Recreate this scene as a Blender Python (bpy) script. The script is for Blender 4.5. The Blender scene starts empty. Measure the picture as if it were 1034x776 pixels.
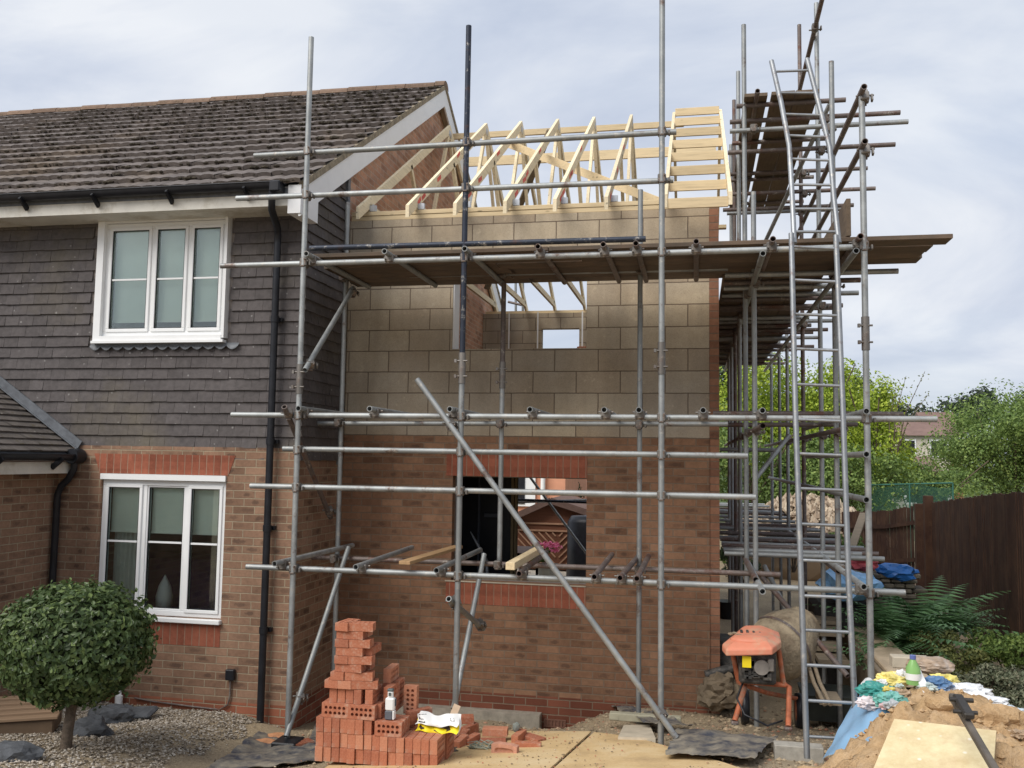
import bpy, bmesh, math, random
from mathutils import Vector, Matrix, noise
random.seed(7)
R=math.radians
sc=bpy.context.scene
col=sc.collection
# ------------------------------------------------------------ camera
A=R(11.46);P=R(4.63);RO=R(.875);F=920.;H=2.6
fw=Vector((-math.sin(A)*math.cos(P),math.cos(A)*math.cos(P),math.sin(P))); rt0=Vector((math.cos(A),math.sin(A),0)); up0=rt0.cross(fw)
RT=rt0*math.cos(RO)+up0*math.sin(RO); UP=up0*math.cos(RO)-rt0*math.sin(RO)
cd=bpy.data.cameras.new('camera'); cam=bpy.data.objects.new('camera',cd); col.objects.link(cam); sc.camera=cam
cd.sensor_width=36; cd.lens=F/1034*36; cd.clip_end=2000; cd.clip_start=.05
m=Matrix((RT,UP,-fw)).transposed().to_4x4(); m.translation=Vector((0,0,H)); cam.matrix_world=m
def at(x,y,X=None,Y=None,Z=None,D=None):
    """site survey: where the sight line of photo point (x, y) meets the plane X=, Y=, Z= or the distance D"""
    d=fw+RT*((x-517)/F)+UP*((388-y)/F)
    t=X/d.x if X is not None else Y/d.y if Y is not None else (Z-H)/d.z if Z is not None else D
    return Vector((d.x*t,d.y*t,H+d.z*t))
def smooth(a,b,x):
    t=max(0,min(1,(x-a)/(b-a))); return t*t*(3-2*t)
def gh(x,y):
    """ground height"""
    s=.14*(9.25-y) if y<9.25 else 0
    if y<4.5: s=.14*4.75+.08*(4.5-y)
    xt=.08*(min(max(x,-4.5),.2)+1.7)*smooth(-4.3,-3.4,x) - .0*x
    if y>9.25: xt*=max(0,1-(y-9.25)/6); s+=.12*smooth(10,15,y)*smooth(-.5,.2,x)
    far=-smooth(40,160,y)*1.0
    bed=.25*smooth(1.9,2.7,x)*smooth(20,12,y)*smooth(5,7.5,y)
    return s+xt+bed+far
def ong(x,y):
    d=fw+RT*((x-517)/F)+UP*((388-y)/F); t=2.
    while t<80:
        p=Vector((d.x*t,d.y*t,H+d.z*t))
        if p.z<gh(p.x,p.y): return p
        t+=.01
    return p
# ------------------------------------------------------------ objects
def tag(o,label=None,cat=None,group=None,kind=None):
    if label:o['label']=label
    if cat:o['category']=cat
    if group:o['group']=group
    if kind:o['kind']=kind
    return o
def wloc(o):
    v=Vector((0,0,0))
    while o: v+=o.location; o=o.parent
    return v
def thing(name,label,cat,loc=(0,0,0),group=None,rz=0):
    o=bpy.data.objects.new(name,None); col.objects.link(o); o.location=loc; o.rotation_euler.z=rz; o.empty_display_size=.2
    return tag(o,label,cat,group)
class MB:
    def __init__(s): s.v=[];s.f=[];s.sm=[]
    def add(s,vs,fs,smooth=False):
        n=len(s.v); s.v+=[tuple(v) for v in vs]; s.f+=[tuple(i+n for i in f) for f in fs]; s.sm+=[smooth]*len(fs); return s
    def quad(s,a,b,c,d): return s.add([a,b,c,d],[(0,1,2,3)])
    def box(s,a,b,M=None,bev=0):
        (x0,y0,z0),(x1,y1,z1)=a,b
        if bev:
            cx,cy,cz=(x0+x1)/2,(y0+y1)/2,(z0+z1)/2; h=((x1-x0)/2,(y1-y0)/2,(z1-z0)/2)
            V=[];idx={}
            for sx in(-1,1):
                for sy in(-1,1):
                    for sz in(-1,1):
                        for ax in range(3):
                            sg=(sx,sy,sz); p=[h[i]*sg[i]-(bev*sg[i] if i!=ax else 0) for i in range(3)]
                            idx[(sx,sy,sz,ax)]=len(V); V.append(Vector((cx+p[0],cy+p[1],cz+p[2])))
            Fc=[]
            for ax in range(3):
                o1,o2=(ax+1)%3,(ax+2)%3
                for sg in(-1,1):
                    L=[]
                    for u,w in((-1,-1),(1,-1),(1,1),(-1,1)):
                        k=[0,0,0];k[ax]=sg;k[o1]=u;k[o2]=w; L.append(idx[tuple(k)+(ax,)])
                    Fc.append(L if sg>0 else L[::-1])
                # edges along ax
                for u in(-1,1):
                    for w in(-1,1):
                        k0=[0,0,0];k0[ax]=-1;k0[o1]=u;k0[o2]=w;k1=list(k0);k1[ax]=1
                        L=[idx[tuple(k0)+(o1,)],idx[tuple(k1)+(o1,)],idx[tuple(k1)+(o2,)],idx[tuple(k0)+(o2,)]]
                        Fc.append(L if u*w<0 else L[::-1])
            for sx in(-1,1):
                for sy in(-1,1):
                    for sz in(-1,1):
                        L=[idx[(sx,sy,sz,i)] for i in range(3)]
                        Fc.append(L if sx*sy*sz>0 else L[::-1])
            if M: V=[M@v for v in V]
            return s.add(V,Fc)
        V=[Vector(p) for p in((x0,y0,z0),(x1,y0,z0),(x1,y1,z0),(x0,y1,z0),(x0,y0,z1),(x1,y0,z1),(x1,y1,z1),(x0,y1,z1))]
        if M: V=[M@v for v in V]
        return s.add(V,[(0,3,2,1),(4,5,6,7),(0,1,5,4),(1,2,6,5),(2,3,7,6),(3,0,4,7)])
    def bar(s,p,q,w,h,up=(0,0,1),bev=0):
        """rectangular bar from p to q, w across, h along up"""
        p,q=Vector(p),Vector(q); z=(q-p); L=z.length; z.normalize(); x=z.cross(Vector(up)); 
        if x.length<1e-4: x=z.cross(Vector((0,1,0)))
        x.normalize(); y=x.cross(z)
        M=Matrix((x,z,y)).transposed().to_4x4(); M.translation=p
        return s.box((-w/2,0,-h/2),(w/2,L,h/2),M,bev)
    def tube(s,p,q,r=.02415,n=12,hollow=True,r2=None):
        p,q=Vector(p),Vector(q); d=(q-p).normalized(); x=d.orthogonal().normalized(); y=d.cross(x)
        r2=r if r2 is None else r2
        ring=lambda c,rr:[c+(x*math.cos(2*math.pi*i/n)+y*math.sin(2*math.pi*i/n))*rr for i in range(n)]
        if not hollow:
            V=ring(p,r)+ring(q,r2)
            s.add(V,[(i,(i+1)%n,n+(i+1)%n,n+i) for i in range(n)],True)
            s.add(V,[tuple(range(n))[::-1],tuple(range(n,2*n))]); return s
        V=ring(p,r)+ring(q,r)
        s.add(V,[(i,(i+1)%n,n+(i+1)%n,n+i) for i in range(n)],True)
        for c,sg in((p,1),(q,-1)):
            W=ring(c,r)+ring(c,r*.8)+ring(c+d*sg*.12,r*.8)
            fs=[(n+i,n+(i+1)%n,(i+1)%n,i) for i in range(n)]+[(2*n+i,2*n+(i+1)%n,n+(i+1)%n,n+i) for i in range(n)]+[tuple(range(2*n,3*n))]
            s.add(W,fs if sg>0 else [f[::-1] for f in fs])
        return s
    def path(s,pts,r,n=8,closed=False):
        pts=[Vector(p) for p in pts]; rings=[];N=len(pts); ref=None
        for i,p in enumerate(pts):
            d=(pts[min(i+1,N-1)]-pts[max(i-1,0)]).normalized()
            x=(ref-d*ref.dot(d)) if ref else d.orthogonal()
            x.normalize(); ref=x; y=d.cross(x); rr=r[i] if isinstance(r,(list,tuple)) else r
            rings.append([p+(x*math.cos(2*math.pi*k/n)+y*math.sin(2*math.pi*k/n))*rr for k in range(n)])
        V=[v for g in rings for v in g]
        fs=[(a*n+k,a*n+(k+1)%n,(a+1)*n+(k+1)%n,(a+1)*n+k) for a in range(N-1) for k in range(n)]
        s.add(V,fs,True); s.add(rings[0],[tuple(range(n))[::-1]]); s.add(rings[-1],[tuple(range(n))]); return s
    def lathe(s,prof,M=None,n=24,cap=True):
        V=[Vector((r*math.cos(2*math.pi*k/n),r*math.sin(2*math.pi*k/n),z)) for r,z in prof for k in range(n)]
        if M: V=[M@v for v in V]
        N=len(prof)
        s.add(V,[(a*n+k,a*n+(k+1)%n,(a+1)*n+(k+1)%n,(a+1)*n+k) for a in range(N-1) for k in range(n)],True)
        if cap: s.add(V[:n],[tuple(range(n))[::-1]]); s.add(V[-n:],[tuple(range(n))])
        return s
    def blob(s,c,r,seed=0,amp=.25,freq=2.,sub=3,smooth=False):
        bm=bmesh.new(); bmesh.ops.create_icosphere(bm,subdivisions=sub,radius=1)
        V=[]
        for v in bm.verts:
            k=1+amp*noise.noise(v.co*freq+Vector((seed*7.1,seed*3.3,0)))+amp*.5*noise.noise(v.co*freq*2.6+Vector((seed*1.1,0,9)))
            V.append(Vector(c)+Vector((v.co.x*k*r[0],v.co.y*k*r[1],v.co.z*k*r[2])))
        fs=[tuple(v.index for v in f.verts) for f in bm.faces]; bm.free()
        return s.add(V,fs,smooth)
    def grid(s,fn,nu,nv,smooth=True):
        V=[fn(i/nu,j/nv) for j in range(nv+1) for i in range(nu+1)]
        return s.add(V,[(j*(nu+1)+i,j*(nu+1)+i+1,(j+1)*(nu+1)+i+1,(j+1)*(nu+1)+i) for j in range(nv) for i in range(nu)],smooth)
    def prism(s,pts,d):
        """closed polygon pts extruded by vector d"""
        n=len(pts); a=[Vector(p) for p in pts]; b=[p+Vector(d) for p in a]
        return s.add(a+b,[tuple(range(n))[::-1],tuple(range(n,2*n))]+[(i,(i+1)%n,n+(i+1)%n,n+i) for i in range(n)])
    def mesh(s,name,mat,off=Vector((0,0,0))):
        me=bpy.data.meshes.new(name); me.from_pydata([(v[0]-off.x,v[1]-off.y,v[2]-off.z) for v in s.v],[],s.f)
        me.polygons.foreach_set('use_smooth',s.sm); 
        if mat: me.materials.append(mat)
        me.update(); return me
    def build(s,name,mat,parent=None,local=False,fix=False):
        """links the collected geometry (world coordinates) as one mesh object"""
        if parent is not None: off=Vector((0,0,0)) if local else wloc(parent)
        elif local: off=Vector((0,0,0))
        else:
            xs=[v[0] for v in s.v];ys=[v[1] for v in s.v];zs=[v[2] for v in s.v]
            off=Vector(((min(xs)+max(xs))/2,(min(ys)+max(ys))/2,min(zs)))
        me=s.mesh(name,mat,off)
        if fix:
            bm=bmesh.new(); bm.from_mesh(me); bmesh.ops.recalc_face_normals(bm,faces=bm.faces); bm.to_mesh(me); bm.free()
        o=bpy.data.objects.new(name,me); col.objects.link(o)
        if parent is not None: o.parent=parent
        elif not local: o.location=off
        return o
def inst(src,parent=None,loc=None,rot=None):
    o=src.copy(); col.objects.link(o); o.parent=parent
    if loc is not None:o.location=loc
    if rot is not None:o.rotation_euler=rot
    return o
# ------------------------------------------------------------ materials
class NT:
    def __init__(s,name):
        s.m=bpy.data.materials.new(name); s.m.use_nodes=True; s.t=s.m.node_tree; s.b=s.t.nodes['Principled BSDF']; s.b.inputs['Specular IOR Level'].default_value=.3
    def n(s,t,**k):
        o=s.t.nodes.new(t)
        for a,b in k.items(): setattr(o,a,b)
        return o
    def l(s,a,b): s.t.links.new(a,b); return s
    def setin(s,node,i,v):
        if hasattr(v,'is_linked') or isinstance(v,bpy.types.NodeSocket): s.l(v,node.inputs[i])
        else:
            if isinstance(v,(tuple,list)) and len(v)==3 and node.inputs[i].type=='RGBA': v=(*v,1)
            node.inputs[i].default_value=v
    def pos(s): return s.n('ShaderNodeNewGeometry').outputs['Position']
    def obj(s): return s.n('ShaderNodeTexCoord').outputs['Object']
    def island(s): return s.n('ShaderNodeNewGeometry').outputs['Random Per Island']
    def orand(s): return s.n('ShaderNodeObjectInfo').outputs['Random']
    def mapv(s,v,scale=(1,1,1),loc=(0,0,0),rot=(0,0,0)):
        o=s.n('ShaderNodeMapping'); s.l(v,o.inputs[0]); o.inputs['Scale'].default_value=scale;o.inputs['Location'].default_value=loc;o.inputs['Rotation'].default_value=rot; return o.outputs[0]
    def noise(s,v,sc=5,det=4,rough=.55,dist=0):
        o=s.n('ShaderNodeTexNoise'); s.l(v,o.inputs['Vector']); o.inputs['Scale'].default_value=sc;o.inputs['Detail'].default_value=det;o.inputs['Roughness'].default_value=rough;o.inputs['Distortion'].default_value=dist; return o.outputs['Fac']
    def voro(s,v,sc=5,out='Distance',feat='F1'):
        o=s.n('ShaderNodeTexVoronoi',feature=feat); s.l(v,o.inputs['Vector']); o.inputs['Scale'].default_value=sc; return o.outputs[out]
    def ramp(s,f,stops):
        o=s.n('ShaderNodeValToRGB'); s.l(f,o.inputs[0]); e=o.color_ramp.elements
        while len(e)<len(stops): e.new(.5)
        for i,(p,c) in enumerate(stops):
            e[i].position=p; e[i].color=(*c,1) if isinstance(c,(tuple,list)) else (c,c,c,1)
        return o.outputs[0]
    def mix(s,f,a,b,mode='MIX'):
        o=s.n('ShaderNodeMix',data_type='RGBA',blend_type=mode); s.setin(o,0,f); s.setin(o,6,a); s.setin(o,7,b); return o.outputs[2]
    def math(s,op,a,b=0.,c=None):
        o=s.n('ShaderNodeMath',operation=op); s.setin(o,0,a); s.setin(o,1,b)
        if c is not None: s.setin(o,2,c)
        return o.outputs[0]
    def sep(s,v):
        o=s.n('ShaderNodeSeparateXYZ'); s.l(v,o.inputs[0]); return o.outputs
    def comb(s,x,y,z=0.):
        o=s.n('ShaderNodeCombineXYZ'); s.setin(o,0,x);s.setin(o,1,y);s.setin(o,2,z); return o.outputs[0]
    def out(s,c=None,rough=None,bump=None,bs=.3,bd=.01,metal=None,spec=None):
        if c is not None: s.setin(s.b,'Base Color',c)
        if rough is not None: s.setin(s.b,'Roughness',rough)
        if metal is not None: s.b.inputs['Metallic'].default_value=metal
        if spec is not None: s.b.inputs['Specular IOR Level'].default_value=spec
        if bump is not None:
            o=s.n('ShaderNodeBump'); o.inputs['Strength'].default_value=bs; o.inputs['Distance'].default_value=bd; s.l(bump,o.inputs['Height']); s.l(o.outputs[0],s.b.inputs['Normal'])
        return s.m
def lerp(c,k): return tuple(min(1,v*k) for v in c)
def plain(name,c,rough=.6,var=.15,sc=8,bs=.15,metal=0,obj=True,dirt=None,spec=.3,bd=.004):
    t=NT(name); v=t.obj() if obj else t.pos(); f=t.noise(v,sc,5,.6)
    cc=t.ramp(f,[(.3,lerp(c,1-var)),(.7,lerp(c,1+var))])
    if dirt:
        g=t.noise(v,sc*.6,6,.7); cc=t.mix(t.ramp(g,[(.5,0.),(.68,1.)]),cc,dirt)
    return t.out(cc,rough,t.noise(v,sc*4,4),bs,bd,metal,spec)
def brickmat(name,axis,c1,c2,mortar,bw=.225,rh=.075,z0=2.82,x0=0,ms=.0055,smudge=(.05,.035,.03),low=None,lowz=.3,block=False,rot=False,dark=.5,bd=.006):
    t=NT(name); p=t.sep(t.pos()); u=p[0] if axis=='x' else p[1]; w=p[2]
    if rot: v=t.comb(t.math('SUBTRACT',w,z0),t.math('SUBTRACT',u,x0))
    else: v=t.comb(t.math('SUBTRACT',u,x0),t.math('SUBTRACT',w,z0))
    # wobble of the joints
    wn=t.noise(t.pos(),7,2); vv=t.n('ShaderNodeVectorMath',operation='ADD'); t.l(v,vv.inputs[0]); t.l(t.comb(t.math('MULTIPLY_ADD',wn,.008,-.004),t.math('MULTIPLY_ADD',wn,.006,-.003)),vv.inputs[1])
    b=t.n('ShaderNodeTexBrick'); t.l(vv.outputs[0],b.inputs['Vector']); b.inputs['Scale'].default_value=1
    b.offset=0 if rot else .5
    t.setin(b,'Color1',(0,0,0)); t.setin(b,'Color2',(1,1,1)); t.setin(b,'Mortar',(.5,.5,.5)); b.inputs['Mortar Size'].default_value=ms;b.inputs['Mortar Smooth'].default_value=.35;b.inputs['Brick Width'].default_value=bw;b.inputs['Row Height'].default_value=rh; b.inputs['Bias'].default_value=0
    rnd=b.outputs['Color']; fac=b.outputs['Fac']
    mid=tuple((a+c)/2 for a,c in zip(c1,c2))
    cc=t.ramp(rnd,[(0,c1),(.45,mid),(.8,c2),(1,lerp(c1,.72) if not block else c2)])
    if block: cc=t.mix(t.ramp(t.noise(t.pos(),.8,3),[(.4,0.),(.62,.55)]),cc,(.37,.35,.31))
    g=t.noise(t.pos(),25 if not block else 60,5,.7); cc=t.mix(.35 if not block else .22,cc,t.ramp(g,[(.3,lerp(mid,.55)),(.7,lerp(mid,1.4))]))
    if not block:
        uu=t.math('SUBTRACT',u,x0); v_=t.math('DIVIDE',t.math('SUBTRACT',w,z0),rh); row=t.math('FLOOR',v_); lv=t.math('FRACT',v_)
        ev=t.math('SUBTRACT',1.,t.math('ABSOLUTE',t.math('MODULO',row,2.))); lu=t.math('FRACT',t.math('ADD',t.math('DIVIDE',uu,bw),t.math('MULTIPLY',ev,.5)))
        bn=t.math('FLOOR',t.math('ADD',t.math('DIVIDE',uu,bw),t.math('MULTIPLY',ev,.5))); wnz=t.n('ShaderNodeTexWhiteNoise',noise_dimensions='2D'); t.l(t.comb(bn,row),wnz.inputs['Vector']); wr=t.sep(wnz.outputs['Color'])
        cc=t.mix(1,cc,t.ramp(wr[1],[(0,.84),(.5,1.),(1,1.12)]),'MULTIPLY')
        ea=t.math('POWER',t.math('DIVIDE',t.math('SUBTRACT',lu,t.math('MULTIPLY_ADD',wr[0],.5,.25)),t.math('MULTIPLY_ADD',wr[2],.3,.14)),2.); eb=t.math('POWER',t.math('DIVIDE',t.math('SUBTRACT',lv,.5),.32),2.)
        e_=t.math('ADD',t.math('SQRT',t.math('ADD',ea,eb)),t.math('MULTIPLY_ADD',t.noise(t.pos(),28,4,.7),2.2,-1.1))
        sel=t.ramp(wr[1],[(.18,1.),(.55,.0)]); f=t.math('MULTIPLY',t.ramp(e_,[(.55,1.),(.98,0.)]),sel); cc=t.mix(t.math('MULTIPLY',f,dark),cc,smudge)
    else:
        sm=t.noise(t.pos(),1.3,5,.65); cc=t.mix(t.ramp(sm,[(.4,0.),(.7,.5)]),cc,lerp(c1,.6)); pr=t.voro(t.pos(),90); cc=t.mix(t.ramp(pr,[(.12,.55),(.3,0.)]),cc,lerp(c1,.45)); sp=t.noise(t.pos(),9,6,.75); cc=t.mix(t.ramp(sp,[(.6,0.),(.72,.5)]),cc,lerp(c2,1.25))
    if low:
        f=t.ramp(t.math('ADD',t.math('MULTIPLY',t.math('SUBTRACT',w,lowz),200.),.5),[(0,1.),(1,0.)]); cc=t.mix(f,cc,t.mix(rnd,low,lerp(low,.62)))
    mc=t.mix(t.noise(t.pos(),40,4),lerp(mortar,.7),lerp(mortar,1.25)); cc=t.mix(fac,cc,mc)
    # weather streaks
    st=t.noise(t.mapv(t.pos(),(3,3,.5)),1.2,5,.6); cc=t.mix(1,cc,t.ramp(st,[(.3,.82),(.65,1.04)]),'MULTIPLY')
    hgt=t.math('ADD',t.math('MULTIPLY',t.math('SUBTRACT',1.,fac),1.),t.math('MULTIPLY',g,.5 if not block else .35))
    return t.out(cc,.9,hgt,.7,bd,spec=.15)
HB1,HB2,MO=(.23,.135,.09),(.31,.192,.128),(.35,.285,.20)
M={}
M['hb_x']=brickmat('house brick front','x',HB1,HB2,MO,low=(.36,.135,.08),lowz=.25,z0=2.62)
M['hb_y']=brickmat('house brick return','y',HB1,HB2,MO,low=(.30,.11,.07),lowz=.25,z0=2.62)
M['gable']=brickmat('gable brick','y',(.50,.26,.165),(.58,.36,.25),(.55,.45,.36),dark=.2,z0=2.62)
M['nb_x']=brickmat('new brick front','x',(.205,.108,.066),(.29,.165,.10),(.22,.16,.115),low=(.22,.08,.05),lowz=.22,dark=.45,ms=.0065)
M['nb_y']=brickmat('new brick side','y',(.25,.12,.078),(.32,.165,.10),(.2,.15,.11),dark=.4)
M['block_x']=brickmat('concrete block front','x',(.37,.285,.195),(.52,.435,.315),(.17,.13,.095),bw=.45,rh=.225,ms=.006,block=True,z0=2.82,x0=-.08)
M['block_y']=brickmat('concrete block side','y',(.38,.33,.25),(.50,.45,.35),(.30,.25,.18),bw=.45,rh=.225,ms=.006,block=True)
M['soldier_x']=brickmat('soldier red brick','x',(.26,.085,.052),(.33,.115,.07),(.32,.20,.14),rot=True,bw=3,rh=.078,z0=-1,x0=-2.5,dark=.15)
def tilemat(name,c,var=.3,spot=(.45,.44,.42),moss=None,sc=1.,hang=False):
    t=NT(name); r=t.island(); p=t.pos()
    cc=t.ramp(r,[(0,lerp(c,1-var)),(.5,c),(1,lerp(c,1+var))])
    g=t.noise(p,18,6,.7); cc=t.mix(.5,cc,t.ramp(g,[(.3,lerp(c,.6)),(.72,lerp(c,1.5))]))
    v=t.voro(p,9); n2=t.noise(p,30,3); f=t.ramp(t.math('ADD',v,t.math('MULTIPLY',n2,.25)),[(.16,1.),(.23,0.)]); cc=t.mix(t.math('MULTIPLY',f,.75),cc,spot)
    lc=t.noise(p,.9,5,.6); cc=t.mix(t.ramp(lc,[(.55,0.),(.75,.35)]),cc,(.20,.17,.10) if hang else (.30,.22,.13))
    if moss:
        mm=t.noise(p,14,5,.75); cc=t.mix(t.ramp(mm,[(.57,0.),(.66,.9)]),cc,moss)
    return t.out(cc,.88,g,.6,.008,spec=.2)
M['hang']=tilemat('hung tile slate grey',(.098,.088,.087),.22,(.30,.29,.28),hang=True)
M['rooft']=tilemat('weathered concrete roof tile',(.15,.13,.12),.3,(.32,.29,.27),moss=(.06,.05,.042))
M['rooft2']=tilemat('porch plain tile',(.12,.105,.095),.3,(.36,.34,.30),moss=(.09,.075,.04))
M['ridge']=tilemat('ridge tile',(.19,.13,.095),.35,(.34,.28,.2),moss=(.08,.065,.04))
M['upvc']=plain('white upvc',(.78,.79,.79),.35,.03,3,.02)
M['fascia']=plain('weathered white fascia',(.62,.60,.54),.5,.1,5,.05,dirt=(.42,.38,.30))
M['barge']=plain('white bargeboard',(.76,.77,.78),.5,.04,5,.05)
M['blackp']=plain('black plastic',(.016,.017,.021),.38,.3,9,.08)
M['lead']=plain('lead sheet',(.13,.14,.155),.5,.25,14,.3)
def woodmat(name,c,axis=0,var=.38,knots=True,rough=.7,dirt=None):
    t=NT(name); s=[14,14,14]; s[axis]=1.0; v=t.mapv(t.obj(),tuple(s)); n=t.noise(v,3,6,.65,.3)
    rr=t.orand(); c0=t.mix(rr,lerp(c,.85),lerp(c,1.12))
    cc=t.mix(1,c0,t.ramp(n,[(.25,1-var),(.5,1.),(.75,1+var*.35)]),'MULTIPLY')
    if knots:
        k=t.voro(t.mapv(t.obj(),(3 if axis==0 else 8,3 if axis==1 else 8,3 if axis==2 else 8)),1.1); cc=t.mix(t.ramp(k,[(.05,.8),(.12,0.)]),cc,lerp(c,.35))
    if dirt:
        g=t.noise(t.obj(),3,6,.7); cc=t.mix(t.ramp(g,[(.42,0.),(.62,.85)]),cc,dirt)
    return t.out(cc,rough,n,.35,.004,spec=.2)
M['timber_x']=woodmat('new pine x',(.70,.56,.35),0,.25); M['timber_y']=woodmat('new pine y',(.76,.65,.45),1,.28); M['timber_z']=woodmat('new pine z',(.66,.53,.32),2,.2)
M['board']=woodmat('scaffold board',(.155,.11,.078),0,.45,dirt=(.10,.08,.062)); M['board_y']=woodmat('scaffold board lengthways',(.17,.125,.085),1,.45,dirt=(.11,.085,.065))
M['fence']=woodmat('dark stained fence',(.048,.023,.016),2,.6,False,dirt=(.08,.042,.025)); M['oldwood']=woodmat('grey old wood',(.25,.20,.14),0,.4)
M['redpaint']=plain('red marker paint',(.65,.10,.07),.6,.2)
def metalmat(name,c,rough=.52,metal=.6,rust=(.13,.075,.055),ra=.57):
    t=NT(name); v=t.obj(); n=t.noise(v,9,6,.7); cc=t.ramp(n,[(.25,lerp(c,.7)),(.6,c),(.8,lerp(c,1.2))])
    rr=t.orand(); cc=t.mix(t.math('MULTIPLY',rr,.5),cc,lerp(c,.35)); pt_=t.noise(v,2.2,5,.7); cc=t.mix(t.ramp(pt_,[(.45,0.),(.6,.55)]),cc,lerp(c,.5)); g=t.noise(v,4,7,.75); cc=t.mix(t.ramp(g,[(ra,0.),(ra+.1,.8)]),cc,rust)
    cem=t.noise(v,13,6,.8); cc=t.mix(t.ramp(cem,[(.56,0.),(.66,.7)]),cc,(.46,.43,.38))
    return t.out(cc,t.math('MULTIPLY_ADD',n,.3,rough-.1),n,.12,.003,metal)
M['galv']=metalmat('galvanised tube',(.44,.46,.46)); M['dark']=metalmat('dark painted tube',(.055,.065,.09),.45,.5,(.09,.05,.04)); M['rusty']=metalmat('rusty tube',(.23,.19,.175),.55,.45,(.15,.075,.055),.52)
M['coup']=metalmat('coupler steel',(.27,.25,.23),.5,.7,(.16,.09,.06),.55); M['ladder']=metalmat('ladder steel',(.42,.44,.46),.45,.7)
def glass():
    t=NT('window glass'); t.t.nodes.remove(t.b); o=t.t.nodes['Material Output']
    tr=t.n('ShaderNodeBsdfTransparent'); tr.inputs[0].default_value=(.93,.97,.95,1); gl=t.n('ShaderNodeBsdfGlossy'); gl.inputs['Roughness'].default_value=.02; gl.inputs[0].default_value=(.9,.95,.95,1)
    fr=t.n('ShaderNodeFresnel'); fr.inputs[0].default_value=1.5; mx=t.n('ShaderNodeMixShader'); t.l(t.math('MULTIPLY_ADD',fr.outputs[0],1.2,.04),mx.inputs[0]); t.l(tr.outputs[0],mx.inputs[1]); t.l(gl.outputs[0],mx.inputs[2]); t.l(mx.outputs[0],o.inputs[0]); return t.m
M['glass']=glass()
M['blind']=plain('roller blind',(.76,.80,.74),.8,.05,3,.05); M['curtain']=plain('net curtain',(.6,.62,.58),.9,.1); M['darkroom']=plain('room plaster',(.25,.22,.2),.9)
M['purple']=plain('purple fabric',(.10,.05,.20),.9); M['white']=plain('white ceramic',(.75,.75,.74),.4,.04)
def leafmat(name,c,c2,rough=.55,bright=None):
    t=NT(name); r=t.island(); n=t.noise(t.pos(),1.4,3); cc=t.ramp(t.math('ADD',t.math('MULTIPLY',r,.6),t.math('MULTIPLY',n,.45)),[(.12,lerp(c,.55)),(.45,c),(.72,c2),(.95,bright or lerp(c2,1.4))])
    t.b.inputs['Specular IOR Level'].default_value=.3
    b=t.b; b.inputs['Roughness'].default_value=rough; t.l(cc,b.inputs['Base Color'])
    tl=t.n('ShaderNodeBsdfTranslucent'); t.l(cc,tl.inputs[0]); mx=t.n('ShaderNodeMixShader'); mx.inputs[0].default_value=.3; t.l(b.outputs[0],mx.inputs[1]); t.l(tl.outputs[0],mx.inputs[2]); t.l(mx.outputs[0],t.t.nodes['Material Output'].inputs[0]); return t.m
M['leaf_top']=leafmat('topiary leaf',(.07,.11,.04),(.12,.17,.065),.32,(.26,.34,.11)); M['leaf_lime']=leafmat('lime leaf',(.24,.34,.035),(.42,.52,.06),.5,(.58,.64,.12)); M['leaf_mid']=leafmat('mid leaf',(.14,.22,.06),(.24,.34,.09),.5,(.38,.46,.14)); M['leaf_dark']=leafmat('dark leaf',(.05,.08,.035),(.08,.12,.05)); M['leaf_olive']=leafmat('olive leaf',(.17,.20,.07),(.25,.27,.09),.5,(.36,.33,.12)); M['leaf_fern']=leafmat('fern leaf',(.085,.17,.06),(.14,.27,.11),.5); M['leaf_grey']=leafmat('grey green leaf',(.14,.165,.10),(.24,.25,.16),.5,(.38,.34,.25)); M['leaf_far']=leafmat('far wood leaf',(.045,.065,.045),(.07,.09,.06))
M['bark']=plain('bark',(.13,.10,.075),.9,.4,30,.8,bd=.01)
# ------------------------------------------------------------ sky and light
w=bpy.data.worlds.new('World'); sc.world=w; w.use_nodes=True; nt=w.node_tree; bg=nt.nodes['Background']
N=lambda t:nt.nodes.new(t)
SUN_EL,SUN_AZ=R(46),R(215)   # azimuth clockwise from +Y
sky=N('ShaderNodeTexSky'); sky.sky_type='NISHITA'; sky.sun_disc=False; sky.sun_elevation=SUN_EL; sky.sun_rotation=SUN_AZ; sky.air_density=1.2; sky.dust_density=1.5
tc=N('ShaderNodeTexCoord'); mp=N('ShaderNodeMapping'); nt.links.new(tc.outputs['Generated'],mp.inputs[0]); mp.inputs['Scale'].default_value=(1,1,2.6); mp.inputs['Location'].default_value=(3.1,1.7,.4)
n1=N('ShaderNodeTexNoise'); nt.links.new(mp.outputs[0],n1.inputs['Vector']); n1.inputs['Scale'].default_value=2.3; n1.inputs['Detail'].default_value=7; n1.inputs['Roughness'].default_value=.55; n1.inputs['Distortion'].default_value=.5
cr=N('ShaderNodeValToRGB'); nt.links.new(n1.outputs['Fac'],cr.inputs[0]); e=cr.color_ramp.elements; e[0].position=.36;e[0].color=(3.3,3.72,4.6,1);e[1].position=.64;e[1].color=(5.3,5.5,5.85,1)
k=e.new(.5); k.color=(4.15,4.5,5.2,1)
n2=N('ShaderNodeTexNoise'); nt.links.new(mp.outputs[0],n2.inputs['Vector']); n2.inputs['Scale'].default_value=1.4; n2.inputs['Detail'].default_value=5
c2=N('ShaderNodeValToRGB'); nt.links.new(n2.outputs['Fac'],c2.inputs[0]); c2.color_ramp.elements[0].position=.42;c2.color_ramp.elements[0].color=(.84,.84,.84,1); c2.color_ramp.elements[1].position=.62; c2.color_ramp.elements[1].color=(1,1,1,1)
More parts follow.
